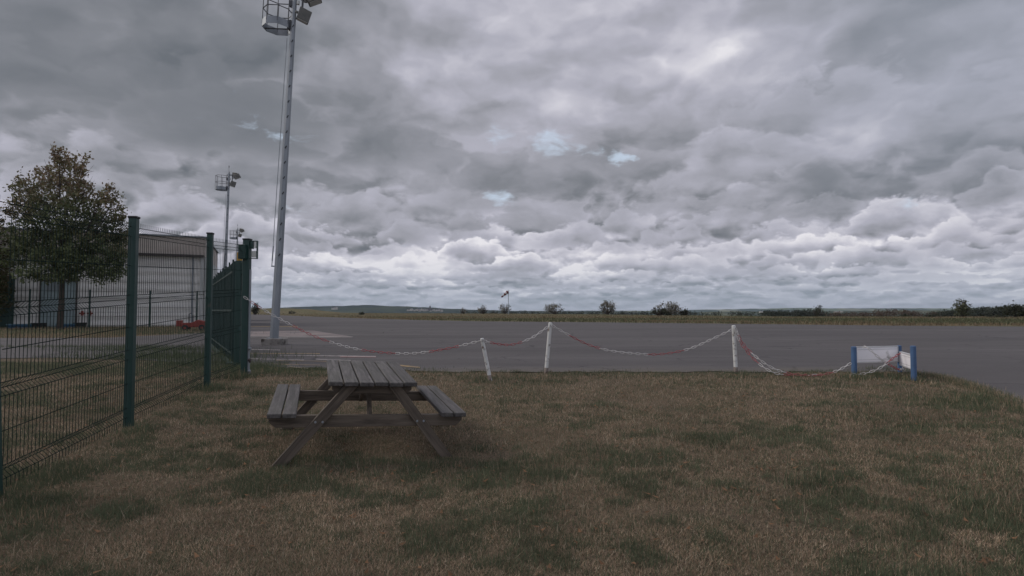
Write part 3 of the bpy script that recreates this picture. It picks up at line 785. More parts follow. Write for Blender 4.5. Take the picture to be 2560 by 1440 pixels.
# second post behind it, with amber warning lamp
gp2p = Vector(((597 - 1280) / F * 11.6, 11.6, 0))
gq = empty('gate_guide_post', gp2p, label='shorter green post topped by an amber lamp behind the mesh', cat='gate post')
b = MB(); b.box((0, 0, 1.08), (.11, .11, 2.2)); b.build('post', M['green'], gq, bevel=.006)
b = MB(); b.tube([(0, 0, 2.18), (0, 0, 2.20), (0, 0, 2.23), (0, 0, 2.31), (0, 0, 2.345)], .055, 12); b.tube([(0, 0, 2.345), (0, 0, 2.37)], .05, 12, r2=.02)
b.build('warning_lamp', M['yellow'], gq, smooth=False)
b = MB(); b.box((.115, 0, 2.02), (.12, .10, .24)); b.build('junction_box', M['green'], gq, bevel=.006)
b = MB()
for xx_ in (.07, .21): b.box((xx_, 0, 1.72), (.012, .02, .42))
b.box((.14, 0, 1.93), (.15, .02, .012)); b.box((.14, 0, 1.51), (.15, .02, .012)); b.build('wire_frame', M['galv'], gq)
# the sliding gate, seen almost end on
gA = Vector((-6.14, 12.3, 0)); gB = Vector((-10.35, 19.3, 0))
gate = empty('sliding_gate', gA, label='dark green palisade gate running back behind the mesh fence', cat='gate')
dv = (gB - gA); Lg = dv.length; ug = dv.normalized(); Rg = Matrix.Rotation(math.atan2(ug.y, ug.x), 3, 'Z')
nb = int(Lg / .20)
b = MB()
for i in range(nb + 1):
    q = ug * (i * .20)
    hg = 2.17 + (0.07 if i % 5 == 0 else 0.0) + 0.01 * math.sin(i * 1.7)
    b.box(q + Vector((0, 0, hg / 2 + .03)), (.028, .036, hg), Rg)
b.build('bars', M['darkgreen'], gate)
for zz in (.22, 1.15, 2.0):
    b = MB(); b.box(ug * Lg / 2 + Vector((0, 0, zz)), (Lg, .035, .045), Rg); b.build('rail', M['darkgreen'], gate)
for i in range(5):
    b = MB(); b.box(ug * (Lg * i / 4) + Vector((0.05, 0, 1.13)), (.09, .09, 2.2), Rg); b.build('upright', M['darkgreen'], gate)
b = MB(); b.box(ug * Lg / 2 + Vector((-.05, -.04, .02)), (Lg + 1, .12, .05), Rg); b.build('ground_track', M['darkgreen'], gate)

# ------------------------------------------------------------------ floodlight masts
def make_mast(lean):
    """local: x to the right, z up; foot block top at 0.22"""
    t = empty('floodlight_mast')
    b = MB(); b.box((0.02, 0, .08), (.64, .64, .28)); b.build('concrete_foot', M['concrete'], t, bevel=.012)
    L = Matrix.Rotation(lean, 3, 'Y'); 
    def tf(o):
        o.matrix_basis = Matrix.Translation((0, 0, .2)) @ L.to_4x4(); return o
    b = MB(); b.box((0, 0, .02), (.38, .38, .03)); fl = tf(b.build('base_flange', M['galv'], t))
    b = MB(); b.tube([(0, 0, 0), (0, 0, 3), (0, 0, 6), (0, 0, 9), (0, 0, 11.85)], .150, 8, r2=.080); pole = tf(b.build('pole', M['galv'], t))
    for i in range(16):
        zz = 2.8 + i * .52
        rr = .150 - .07 * zz / 11.5
        b = MB(); b.box((rr * .40, -rr * .93, zz), (.028, .012, .10), Matrix.Rotation(.5, 3, 'Y')); b.build('step_slot', M['black'], pole)
    # cable down the left side
    b = MB()
    b.tube([(-.17, -.02, 10.2), (-.20, -.02, 6), (-.215, -.02, 2.9)], .011, 5)
    b.tube([(-.205, -.02, 3.1), (-.215, -.02, 2.6)], .022, 6)
    b.tube([(-.215, -.02, 2.7), (-.215, -.02, 2.42)], .014, 5); b.box((-.17, -.02, 2.42), (.12, .04, .04))
    tf(b.build('hoist_cable', M['galv'], t))
    # maintenance basket on the left
    cx, zb = -.54, 10.50
    foot = []
    for a in range(8):
        th = math.radians(22.5 + 45 * a); foot.append((cx + .47 * math.cos(th), .47 * math.sin(th)))
    foot = [(min(x, cx + .44), y) for x, y in foot]
    fr = MB()
    for i in range(8):
        p, q = foot[i], foot[(i + 1) % 8]
        mx_, my_ = (p[0] + q[0]) / 2, (p[1] + q[1]) / 2; ll = math.hypot(q[0] - p[0], q[1] - p[1]); an = math.atan2(q[1] - p[1], q[0] - p[0])
        fr.box((mx_, my_, zb + .12), (ll + .02, .012, .24), Matrix.Rotation(an, 3, 'Z'))
    bk = tf(fr.build('basket', M['galv'], t))
    b = MB()
    b.box((cx, 0, zb + .02), (.9, .04, .03)); b.build('floor_frame', M['steel_dark'], bk)
    b = MB()
    for hz in (.62, 1.12):
        b.tube([(x, y, zb + hz) for x, y in foot[:] + foot[:1]], .017, 5, cap=False)
    for (x, y) in foot: b.tube([(x, y, zb + .1), (x, y, zb + 1.12)], .014, 5)
    b.build('guard_rail', M['steel_dark'], bk)
    b = MB(); b.box((-.10, 0, zb + .15), (.12, .2, .3)); b.build('basket_mount', M['steel_dark'], bk)
    b = MB(); b.box((-.10, 0, zb + .9), (.10, .14, .2)); b.build('basket_mount', M['steel_dark'], bk)
    # head frame, rod and lamps
    b = MB(); b.box((.08, 0, 11.72), (.5, .06, .06)); b.box((.28, 0, 11.46), (.05, .05, .6)); b.tube([(0, 0, 11.76), (.05, 0, 12.0)], .02, 6); b.tube([(.33, 0, 11.72), (.52, 0, 11.81)], .025, 6)
    tf(b.build('head_frame', M['steel_dark'], t))
    b = MB(); b.tube([(-.02, 0, 11.76), (-.02, 0, 12.31)], .012, 5); b.tube([(-.02, 0, 12.31), (-.02, 0, 12.48)], .03, 6); tf(b.build('lightning_rod', M['steel_dark'], t))
    b = MB(); b.tube([(.17, -.1, 11.34), (.17, -.1, 11.46)], .05, 8); tf(b.build('sensor', M['glass'], t))
    for (x, y, z, w, h, d, tilt, yaw) in [(.36, -.02, 11.0, .40, .42, .20, .25, .5), (.64, .0, 11.62, .46, .30, .34, -.5, .2), (.35, .22, 11.80, .40, .34, .2, .2, -.4)]:
        Rm = Matrix.Rotation(yaw, 3, 'Z') @ Matrix.Rotation(tilt, 3, 'Y')
        b = MB(); b.box((x, y, z), (w, d, h), Rm); b.box(Vector((x, y, z)) + Rm @ Vector((-w / 2 - .05, 0, 0)), (.1, .03, .1), Rm)
        fl_ = tf(b.build('floodlight', M['lamp_body'], t, bevel=.02))
        b = MB(); b.box(Vector((x, y, z)) + Rm @ Vector((0, 0, -h / 2 - .004)), (w * .86, d * .86, .012), Rm); b.build('lens', M['glass'], fl_)
    return t
D1 = 18.7
mast = make_mast(math.radians(2.5))
mast.location = ((687 - 1280) / F * D1, D1, 0)
tag(mast, 'nearest and tallest-looking floodlight mast on a concrete block beside the tarmac', 'floodlight mast', 'floodlight masts along the apron')
mast2 = copy_tree(mast); mast2.location = ((558.5 - 1280) / F * 44.2, 44.2, 0)
tag(mast2, 'second floodlight mast seen between the tall one and the tree', 'floodlight mast', 'floodlight masts along the apron')
mast3 = copy_tree(mast); mast3.location = ((588.5 - 1280) / F * 74.8, 74.8, 0)
tag(mast3, 'smallest and farthest floodlight mast above the gate', 'floodlight mast', 'floodlight masts along the apron')
for mm_, ln_ in ((mast2, 1.2), (mast3, .6)): mm_.rotation_euler = (0, math.radians(ln_ - 2.5), 0)

# ------------------------------------------------------------------ picnic table
tb = empty('picnic_table', label='weathered grey wooden picnic table with attached benches on the lawn', cat='picnic table')
tb.location = (-1.617, 6.128, -.245)
tb.rotation_mode = 'QUATERNION'
tb.rotation_quaternion = (Matrix.Rotation(.337, 3, 'Z') @ Matrix.Rotation(.054, 3, 'X') @ Matrix.Rotation(.054, 3, 'Y')).to_quaternion()
TW, TL, TH = .843, 1.516, .75
bi, bo, bh = .674, .934, .454
th = .042
rr_ = random.Random(3)
pw = TW / 6
for i in range(6):
    x = -TW / 2 + pw * (i + .5)
    b = MB(); b.box((0, 0, 0), (pw - .013, TL + rr_.uniform(-.02, .02), th))
    o = b.build('tabletop_plank', M['wood'], tb, bevel=.006)
    for sy in (-.62, .0, .62):
        for sx in (-.03, .035):
            c = MB(); c.tube([(sx, sy, th / 2 - .002), (sx, sy, th / 2 + .0025)], .007, 8); c.build('screw_head', M['steel_dark'], o)
    o.rotation_euler = (0, rr_.uniform(-.012, .012), rr_.uniform(-.003, .003)); o.location = (x, rr_.uniform(-.006, .006), TH - th / 2 + rr_.uniform(-.002, .002))
for sx in (-1, 1):
    for k in range(2):
        w2 = (bo - bi) / 2; x = sx * (bi + w2 * (k + .5))
        b = MB(); b.box((0, 0, 0), (w2 - .012, TL + rr_.uniform(-.01, .01), th)); o = b.build('bench_plank', M['wood'], tb, bevel=.005); o.location = (x, 0, bh - th / 2)
yl = TL / 2 - .10
for sy in (-1, 1):
    y0 = sy * yl
    for sx in (-1, 1):
        xt, xb, zt, zb = sx * .20, sx * .765, TH - th - .002, -.055 if sx > 0 else -.055
        w = .062
        k_ = (xb - xt) / (0 - zt); 
        xb2 = xt + k_ * (zb - zt)
        poly = [(xt - w, zt), (xt + w, zt), (xb2 + w, zb), (xb2 - w, zb)]
        b = MB(); b.prism(poly, y0 - .022, y0 + .022); leg = b.build('leg', M['woodleg_r' if sx > 0 else 'woodleg_l'], tb, bevel=.004)
        for dxb in (-.03, .035):
            zc = bh - th - .055; xc = xt + k_ * (zc - zt) + dxb
            c = MB(); c.tube([(xc, y0 + sy * .022, zc), (xc, y0 + sy * .030, zc)], .011, 8); c.build('bolt', M['galv'], leg)
    # beam under the benches with cut corners, and cleat under the top
    yb = y0 - sy * .046
    hb2 = .115; zt = bh - th - .002; W2 = bo - .015
    b = MB(); b.prism([(-W2, zt), (W2, zt), (W2, zt - .06), (W2 - .06, zt - hb2), (-W2 + .06, zt - hb2), (-W2, zt - .06)], yb - .022, yb + .022); b.build('bench_beam', M['woodbeam'], tb, bevel=.004)
    b = MB(); b.prism([(-TW / 2 + .04, TH - th - .002), (TW / 2 - .04, TH - th - .002), (TW / 2 - .04, TH - th - .05), (TW / 2 - .09, TH - th - .09), (-TW / 2 + .09, TH - th - .09), (-TW / 2 + .04, TH - th - .05)], yb - .022, yb + .022); b.build('top_cleat', M['woodbeam'], tb, bevel=.004)
    b = MB(); p, q = Vector((0, sy * (yl - .08), bh - th - .09)), Vector((0, sy * .18, TH - th - .03))
    dd = q - p; Rm = dd.to_track_quat('Z', 'X').to_matrix(); b.box((p + q) / 2, (.075, .04, dd.length), Rm); b.build('brace', M['woodleg'], tb, bevel=.004)
b = MB(); b.box((0, 0, TH - th - .05), (.09, .045, .09)); b.box((0, 0, TH - th - .03), (TW - .12, .045, .05)); b.build('centre_cleat', M['woodleg'], tb, bevel=.004)

# ------------------------------------------------------------------ white posts
def white_post(pb, pt, D, r, label, hook=False):
    base = ground_at(*pb); D = base.y
    top = at(pt[0], pt[1], D)
    e = empty('barrier_post', base, label=label, cat='post', group='white posts carrying the plastic chain')
    v = top - base
    b = MB(); b.tube([-v.normalized() * .15, v * .33, v * .66, v], r, 14); b.build('pole', M['whitepost'], e)
    b = MB(); b.tube([(0, 0, -.01), v.normalized() * .10], r * 1.04, 14, r2=r * 1.02); b.build('bare_foot', M['rust'], e)
    b = MB(); b.tube([v, v + v.normalized() * .012], r * .98, 14, r2=r * .7); b.build('end_cap', M['whitepost'], e)
    b = MB(); b.tube([v * .94 + Vector((-.0, -r, 0)), v * .94 + Vector((0, -r - .03, 0)), v * .94 + Vector((0, -r - .035, .025))], .006, 6); b.build('hook', M['galv'], e)
    return base, top
W1 = white_post((1226, 952), (1205, 847), 0, .032, 'shorter white post leaning over to the left, nearest the picnic table', True)
W2_ = white_post((1365, 933), (1376, 808), 0, .036, 'tallest white post, leaning slightly right, in the middle of the three')
W3 = white_post((1840, 931), (1834, 815), 0, .036, 'upright white post nearest the blue framed sign')
bpy.data.objects[-1] if False else None

# ------------------------------------------------------------------ plastic chain
def spline(pts, n=24):
    P = [pts[0] * 2 - pts[1]] + pts + [pts[-1] * 2 - pts[-2]]; out = []
    for i in range(1, len(P) - 2):
        for k in range(n):
            t = k / n; a, b, c, d = P[i - 1], P[i], P[i + 1], P[i + 2]
            out.append(.5 * ((2 * b) + (c - a) * t + (2 * a - 5 * b + 4 * c - d) * t * t + (3 * b - a - 3 * c + d) * t ** 3))
    out.append(pts[-1]); return out
def resample(pts, step):
    out = [pts[0]]; need = step; prev = pts[0]
    for p in pts[1:]:
        seg = (p - prev).length
        while seg >= need and seg > 0:
            prev = prev + (p - prev) * (need / seg); out.append(prev); seg = (p - prev).length; need = step
        need -= seg; prev = p
    return out
def link_ring(b, c, t, roll, L=.098, Wd=.042, r=.0052):
    t = t.normalized(); up = Vector((0, 0, 1)) if abs(t.z) < .95 else Vector((0, 1, 0))
    s = t.cross(up).normalized(); n_ = s.cross(t).normalized()
    s2 = s * math.cos(roll) + n_ * math.sin(roll)
    hl_ = L / 2 - Wd / 2; R_ = Wd / 2 - r; path = []
    for k in range(6): a = -PI / 2 + PI * k / 5; path.append(c + t * (hl_ + R_ * math.cos(a)) + s2 * (R_ * math.sin(a)))
    for k in range(6): a = PI / 2 + PI * k / 5; path.append(c + t * (-hl_ + R_ * math.cos(a)) + s2 * (R_ * math.sin(a)))
    m = len(path); nn = s2.cross(t).normalized(); vv = []; ff = []
    for i, p in enumerate(path):
        tg = (path[(i + 1) % m] - path[i - 1]).normalized(); a = tg.cross(nn).normalized()
        for k in range(5): vv.append(p + (a * math.cos(2 * PI * k / 5) + nn * math.sin(2 * PI * k / 5)) * r)
    for i in range(m):
        for k in range(5): ff.append((i * 5 + k, i * 5 + (k + 1) % 5, ((i + 1) % m) * 5 + (k + 1) % 5, ((i + 1) % m) * 5 + k))
    b.add(vv, ff)
def chain(pix, depths, label, pattern, start='red', closed=False):
    """pix: photo pixels; depths: forward distance for each; pattern: link counts of the sections"""
    pts = [at(px, py, d) for (px, py), d in zip(pix, depths)]
    pts = [Vector((p.x, p.y, max(p.z, ZG(p.x, p.y) + .02))) for p in pts]
    path = resample(spline(pts), .076)
    base = path[0].copy()
    e = empty('plastic_chain', base, label=label, cat='chain', group='red and white plastic chains across the lawn edge')
    i = 0; col = start; k = 0
    while i < len(path) - 1:
        n = pattern[k % len(pattern)]; b = MB()
        for j in range(i, min(i + n, len(path) - 1)):
            link_ring(b, (path[j] + path[j + 1]) / 2 - base, path[j + 1] - path[j], (.25 if j % 2 else PI / 2 + .25))
        b.build('red_section' if col == 'red' else 'white_section', M['chain_' + col], e, smooth=True)
        i += n; k += 1; col = 'white' if col == 'red' else 'red'
D1c, D2c, D3c = W1[0].y, W2_[0].y, W3[0].y
chain([(610, 742), (655, 772), (720, 808), (800, 846), (900, 874), (1015, 884), (1110, 873), (1202, 852)], [10.08, 10.07, 10.0, 9.9, 9.8, 9.72, 9.6, D1c - .03],
      'long sagging chain from the green gate post to the leaning white post', [2, 3, 9, 10, 8, 8, 8, 7, 6, 8, 6], 'white')
chain([(1208, 852), (1245, 860), (1283, 861), (1330, 844), (1372, 815)], [D1c - .03, D1c + .15, 9.9, 10.1, D2c - .04], 'short chain between the leaning white post and the middle post', [2, 9, 8, 10], 'white')
chain([(1379, 813), (1430, 842), (1480, 865), (1540, 879), (1640, 886), (1720, 873), (1790, 843), (1832, 823)], [D2c - .04, D2c, D2c, D2c, 10.4, 10.4, 10.4, D3c - .04], 'wide chain swag between the middle and right white posts', [5, 8, 12, 9, 14, 9, 14], 'white')
chain([(1837, 822), (1852, 858), (1885, 898), (1930, 930), (1985, 943), (2040, 942), (2090, 928), (2131, 906)], [D3c - .04, D3c - .1, 10.2, 10.0, 9.95, 9.95, 10.0, 10.05], 'chain drooping to the grass from the right white post to the blue sign', [3, 7, 6, 12, 12, 7], 'white')
chain([(1838, 820), (1860, 862), (1900, 900), (1945, 926), (2000, 940), (2055, 940)], [D3c - .06, D3c - .1, 10.15, 10.05, 10.0, 10.0], 'second slack chain lying alongside the drooping one in the grass', [2, 5, 9, 5], 'white')
chain([(2128, 939), (2165, 933), (2200, 920), (2228, 899), (2253, 881)], [10.0, 9.95, 9.9, 9.95, 10.1], 'chain rising from the grass across the front of the blue sign', [9, 7, 7], 'white')
chain([(2158, 868), (2168, 868), (2190, 888), (2212, 905), (2235, 918), (2248, 924), (2258, 921)], [10.1, 9.98, 9.93, 9.93, 10.0, 10.1, 10.35], 'chain hanging over the top edge of the white board', [7, 6, 5], 'white')

# ------------------------------------------------------------------ blue framed sign
sg = empty('board_sign', ground_at(2135, 935), label='low blank white board sign between blue posts at the lawn corner', cat='sign')
o0 = Vector(sg.location)
SL = ground_at(2136, 936); SM = ground_at(2250, 931); SR = ground_at(2285, 951)
tops = [at(2136, 868, SL.y), at(2250, 865, SM.y), at(2286, 866, SR.y)]
for base, top, r in ((SL, tops[0], .046), (SM, tops[1], .036), (SR, tops[2], .044)):
    b = MB(); q = Vector((base.x, base.y, base.z - .1)) - o0; t_ = Vector((base.x, base.y, top.z)) - o0; b.tube([q, t_], r, 16); po = b.build('blue_post', M['bluepost'], sg, smooth=False)
    b = MB(); b.tube([t_, t_ + Vector((0, 0, .012))], r + .003, 16, r2=r * .7); b.build('post_cap', M['bluepost'], po)
def board(a, b2, z0, z1, inset):
    d = Vector((b2.x - a.x, b2.y - a.y, 0)); L = d.length; u = d.normalized(); an = math.atan2(u.y, u.x); Rm = Matrix.Rotation(an, 3, 'Z')
    mid = Vector(((a.x + b2.x) / 2, (a.y + b2.y) / 2, (z0 + z1) / 2)) - o0
    w = L - inset
    bb = MB(); bb.box(mid, (w, .02, z1 - z0 - .02), Rm); bo_ = bb.build('board', M['white_board'], sg)
    bb = MB()
    nrm = Vector((u.y, -u.x, 0)) 
    for zz in (z1, z0): bb.box(mid + Vector((0, 0, zz - (z0 + z1) / 2)), (w + .01, .034, .022), Rm)
    for zz in (z1 - .045, z0 + .045): bb.box(mid + Vector((0, 0, zz - (z0 + z1) / 2)) + nrm * .011, (w - .01, .008, .008), Rm)
    for sx in (-1, 1): bb.box(mid + u * sx * (w / 2 + .002), (.018, .03, z1 - z0 + .012), Rm)
    bb.build('board_frame', M['alu'], bo_)
zt = tops[0].z - .01
board(SL, SM, at(2194, 906, 10.2).z, at(2194, 868, 10.2).z, .10)
board(SM, SR, at(2266, 917, 10.0).z, at(2266, 884, 10.0).z, .09)

# ------------------------------------------------------------------ windsock
Dw = 150.0
wp = Vector(((1271 - 1280) / F * Dw, Dw, 0))
ws = empty('windsock', wp, label='drooping red and white windsock on a thin pole beyond the tarmac', cat='windsock')
b = MB(); b.tube([(0, 0, -.2), (0, 0, 6.6)], .07, 8); b.build('pole', M['galv'], ws)
sock = empty('sock', (0, 0, 0)); sock.parent = ws
a0 = Vector((-.1, 0, 6.15)); dr = Vector((-1.75, -.2, -1.45)); 
for k in range(5):
    p = a0 + dr * (k / 5); q = a0 + dr * ((k + 1) / 5); r0 = .46 - .28 * k / 5; r1_ = .46 - .28 * (k + 1) / 5
    b = MB(); b.tube([p, q], r0, 12, cap=False, r2=r1_); b.build('red_band' if k % 2 == 0 else 'white_band', M['windsock_red' if k % 2 == 0 else 'windsock_white'], sock if False else ws)
bpy.data.objects.remove(sock)
b = MB(); ring = [a0 + Vector((.0, 0, 0)) + (Vector((.62, 0, -.78)).cross(Vector((0, 1, 0))).normalized() * math.cos(t) + Vector((0, 1, 0)) * math.sin(t)) * .47 for t in np.linspace(0, 2 * PI, 14)]
b.tube(ring, .03, 5, cap=False); b.build('hoop', M['steel_dark'], ws)

# ------------------------------------------------------------------ hangar building on the left
RC = Vector((-22.6, 41.0, 0)); YAWB = math.radians(24)
wall_u = Vector((-math.cos(YAWB), -math.sin(YAWB), 0)); wall_n = Vector((-math.sin(YAWB), math.cos(YAWB), 0))   # left along the front, and back
hg = empty('hangar', RC, math.atan2(-wall_u.y, -wall_u.x), label='long pale hangar with brown ribbed upper cladding behind the tree', cat='building')
LB = 34.0
def zrow(r, Y): return at(640, r, Y).z
b = MB(); b.box((-LB / 2, 6.0, 2.45), (LB, 12.0, 5.3)); b.build('wall', M['clad_white'], hg)
b = MB(); b.box((-LB / 2, 6.0, 5.78), (LB + .1, 12.1, 1.36)); b.build('upper_cladding', M['clad_brown'], hg)
b = MB(); b.box((-LB / 2, 6.0, 6.52), (LB + .3, 12.3, .09)); b.build('roof', M['galv'], hg)
b = MB(); b.box((-LB / 2 - .1, -.22, 5.10), (LB + .2, .30, .16)); b.build('gutter', M['fascia'], hg)
b = MB(); b.box((.075, 6.0, 2.5), (.05, 11.9, 5.1)); b.build('side_wall', M['clad_side'], hg)
b = MB(); b.box((-.12, -.06, 2.5), (.22, .10, 5.0)); b.build('corner_pier', M['clad_side'], hg)
b = MB(); b.tube([(-.7, -.09, 5.0), (-.7, -.09, .1)], .06, 8); b.build('downpipe', M['galv'], hg)
b = MB()
for zz in (1.05, 2.1, 3.15, 4.2): b.box((-LB / 2, -.012, zz), (LB - .6, .02, .03))
b.build('panel_joints', M['clad_side'], hg)
def wall_x(px):
    k_ = (px - 1280) / F
    # RC + wall_u*t : x/y = k
    t = (k_ * RC.y - RC.x) / (wall_u.x - k_ * wall_u.y)
    return t
def wall_pt(px, off=0.0):
    return RC + wall_u * wall_x(px) - wall_n * off
x0, x1 = wall_x(190), wall_x(103)
xm = -(x0 + x1) / 2; wd_ = abs(x1 - x0)
b = MB(); b.box((xm, -.03, 1.55), (wd_, .08, 3.1)); dr_ = b.build('door', M['doorg'], hg)
b = MB()
for i in range(9): b.box((xm - wd_ * .12, -.085, 2.45 + i * .07), (wd_ * .5, .02, .03))
b.box((xm, -.08, 1.15), (wd_ * .96, .03, .05)); b.box((xm + .1, -.085, 1.55), (.05, .03, 3.0)); b.build('louvre', M['galv'], dr_)
b = MB(); b.box((xm, -.06, 3.14), (wd_ + .16, .12, .1))
for sx in (-1, 1): b.box((xm + sx * (wd_ / 2 + .04), -.06, 1.55), (.08, .12, 3.1))
b.build('door_frame', M['fascia'], hg)
# dark doorway at the far left of the front
x0 = -(wall_x(36) + wall_x(-40)) / 2; w3 = abs(wall_x(36) - wall_x(-40))
b = MB(); b.box((x0, -.03, 1.7), (w3, .07, 3.4)); b.build('sliding_door', M['green'], hg)
# a lower shed beyond
sh2 = empty('shed', (-31.5, 60.0, 0), math.radians(20), label='low grey shed roof glimpsed beyond the hangar behind the fence', cat='building')
b = MB(); b.box((0, 3, 1.9), (3.2, 6, 4.0)); b.build('wall', M['clad_side'], sh2)
b = MB(); b.prism([(-1.8, 3.9), (1.8, 3.9), (.9, 5.2), (-.9, 5.2)], -.2, 6.2); b.build('roof', M['houseroof'], sh2)

# things along the hangar wall
def blue_trough(px0, px1, label):
    p0, p1 = wall_pt(px0, 1.3), wall_pt(px1, 1.3); d = p1 - p0; L = d.length
    e = empty('trough', (p0 + p1) / 2, math.atan2(d.y, d.x), label=label, cat='trough', group='blue troughs along the hangar wall')
    b = MB(); b.prism([(-.22, .0), (.22, .0), (.28, .26), (-.28, .26)], -L / 2, L / 2, Matrix.Rotation(PI / 2, 3, 'Z')); b.build('tub', M['bluetub'], e)
    b = MB()
    for sy in (-1, 1): b.box((0, sy * .28, .27), (L + .06, .05, .04))
    for sx in (-1, 1): b.box((sx * L / 2, 0, .27), (.05, .5, .04))
    b.build('rim', simple('pale_blue_rim', (.14, .26, .32), None, .6), e)
    return e
blue_trough(44, 102, 'blue trough on the grass left of the tree trunk')
blue_trough(161, 206, 'blue trough on the grass right of the tree trunk')
def tub(px, label, w=.5):
    e = empty('black_tub', wall_pt(px, 1.3), .3, label=label, cat='tub', group='black tubs along the hangar wall')
    b = MB(); b.tube([(0, 0, 0), (0, 0, .32)], w * .42, 12, r2=w * .5); b.build('bucket', M['black'], e)
    b = MB(); b.tube([(w * .5 * math.cos(a), w * .5 * math.sin(a), .33) for a in np.linspace(0, 2 * PI, 14)], .02, 5, cap=False); b.build('rim', M['black'], e)
tub(109, 'black tub against the right end of the left blue trough'); tub(124, 'black tub just left of the tree trunk'); tub(216, 'wide black tub beside the right blue trough', .75)
def hydrant(px, label):
    e = empty('standpipe', wall_pt(px, .5), .2, label=label, cat='standpipe', group='red standpipes against the hangar wall')
    b = MB(); b.tube([(0, 0, 0), (0, 0, 1.0)], .035, 8); b.build('pipe', M['steel_dark'], e)
    b = MB(); b.tube([(0, 0, .8), (0, 0, .86), (0, 0, 1.0), (0, 0, 1.12)], .10, 10, r2=.07); b.tube([(-.17, 0, .95), (.17, 0, .95)], .05, 8); b.build('valve', M['red'], e)
hydrant(212, 'red topped standpipe left of its twin by the hangar wall'); hydrant(231, 'red topped standpipe nearest the thin green post')
# red cart
rc = empty('fire_cart', Vector(((488 - 1280) / F * 32.0, 32.0, 0)), .35, label='low red wheeled cart on the grass in front of the hangar corner', cat='cart')
b = MB(); b.prism([(-.62, .18), (.62, .22), (.60, .50), (.2, .62), (-.1, .46), (-.62, .44)], -.32, .32); b.build('body', M['red'], rc, bevel=.02)
for sx in (-.42, .42):
    for sy in (-.36, .36):
        b = MB(); b.tube([(sx, sy - .04, .17), (sx, sy + .04, .17)], .17, 14); w_ = b.build('wheel', M['black'], rc)
        b = MB(); b.tube([(sx, sy - .045, .17), (sx, sy + .045, .17)], .07, 10); b.build('hub', M['red'], w_)
b = MB(); b.tube([(-.28, 0, .4), (-.28, 0, .95), (-.16, 0, 1.0)], .03, 6); b.tube([(-.1, 0, .4), (-.1, 0, .86)], .03, 6); b.build('handle', M['steel_dark'], rc)
b = MB(); b.box((-.75, 0, .42), (.30, .3, .34)); b.build('front_box', M['red'], rc, bevel=.02)
# thin posts with plain wires in front of the hangar
bf = empty('wire_fence', wall_pt(245, 2.0), label='low wire fence on thin green posts in front of the hangar wall', cat='fence')
pp = [wall_pt(px, 2.0) for px in (-60, 103, 245, 388, 500)]
for p in pp:
    b = MB(); q = p - Vector(bf.location); b.box(q + Vector((0, 0, 1.2)), (.075, .075, 2.6)); b.build('post', M['green'], bf)
for a, c in zip(pp[:-1], pp[1:]):
    b = MB(); a_ = a - Vector(bf.location); c_2 = c - Vector(bf.location)
    for zz in (.15, .75, 1.35, 1.95, 2.4): b.tube([a_ + Vector((0, 0, zz)), c_2 + Vector((0, 0, zz))], .008, 4, cap=False)
    b.build('wires', M['greenwire'], bf)

# ------------------------------------------------------------------ trees
def crown_mesh(lobes, n, size, cols, rs, name='crown', parent=None, flat=0.6):
    """leaf-sized quads spread through lumpy lobes (centre, radii)"""
    tot = sum(l[1][0] * l[1][2] for l in lobes)
    P = []
    for c, r in lobes:
        k = int(n * r[0] * r[2] / tot)
        d = rs.normal(size=(k, 3)); d /= np.linalg.norm(d, axis=1)[:, None]
        rad = rs.rand(k) ** 0.42
        q = d * rad[:, None] * np.array(r)
        P.append(q + np.array(c))
    P = np.concatenate(P)
    # clump: pull to twig centres
    tw = P[rs.randint(0, len(P), max(4, len(P) // 14))]
    idx = rs.randint(0, len(tw), len(P)); 
    P = tw[idx] + rs.normal(0, size * 1.5, (len(P), 3))
    n = len(P)
    a = rs.normal(size=(n, 3)); a /= np.linalg.norm(a, axis=1)[:, None]
    b = np.cross(a, rs.normal(size=(n, 3))); b /= np.linalg.norm(b, axis=1)[:, None]
    s1 = size * (0.6 + .8 * rs.rand(n))[:, None]; s2 = s1 * .62
    v = np.stack([P - a * s1, P - b * s2, P + a * s1, P + b * s2], 1).reshape(-1, 3)
    t = rs.rand(n); h = np.clip(cols(P, t), 0, 1)
    h = h * (0.65 + 0.7 * rs.rand(len(tw)))[idx][:, None]
    return np_mesh(name, v, np.arange(4 * n), 4, M['leaf'], parent, col=np.repeat(h, 4, 0))
def limbs(b, base, lobes, r0, rs, trunk_top):
    base = Vector(base); tt = Vector(trunk_top)
    b.tube([base, base.lerp(tt, .5) + Vector((.03, 0, 0)), tt], r0, 9, r2=r0 * .62)
    for c, r in lobes:
        c = Vector(c); st = base.lerp(tt, .55 + .45 * rs.rand())
        if c.z > tt.z: st = tt
        m1 = st.lerp(c, .45) + Vector((rs.normal(0, .12), rs.normal(0, .12), .15))
        b.tube([st, m1, c], r0 * .38, 6, r2=r0 * .10)
        for k in range(7):
            e_ = c + Vector((rs.uniform(-1, 1) * r[0], rs.uniform(-1, 1) * r[1], rs.uniform(-.3, 1.05) * r[2]))
            s0 = m1.lerp(c, rs.rand()); b.tube([s0, s0.lerp(e_, .5) + Vector((0, 0, .1)), e_], r0 * .11, 4, r2=r0 * .03)
def px_lobes(lst, D, dspread, rs, base):
    out = []
    for px, py, rx, rz in lst:
        dd = D + rs.uniform(-1, 1) * dspread
        p = at(px, py, dd) - Vector(base)
        k_ = dd / F
        out.append(((p.x, p.y, p.z), (rx * k_, (rx + rz) / 2 * k_, rz * k_)))
    return out
rs = np.random.RandomState(5)
Dt = 33.0
tbase = Vector(((152 - 1280) / F * Dt, Dt, 0))
tree = empty('maple_tree', tbase, label='large leafy tree turning brown at the top in front of the hangar', cat='tree')
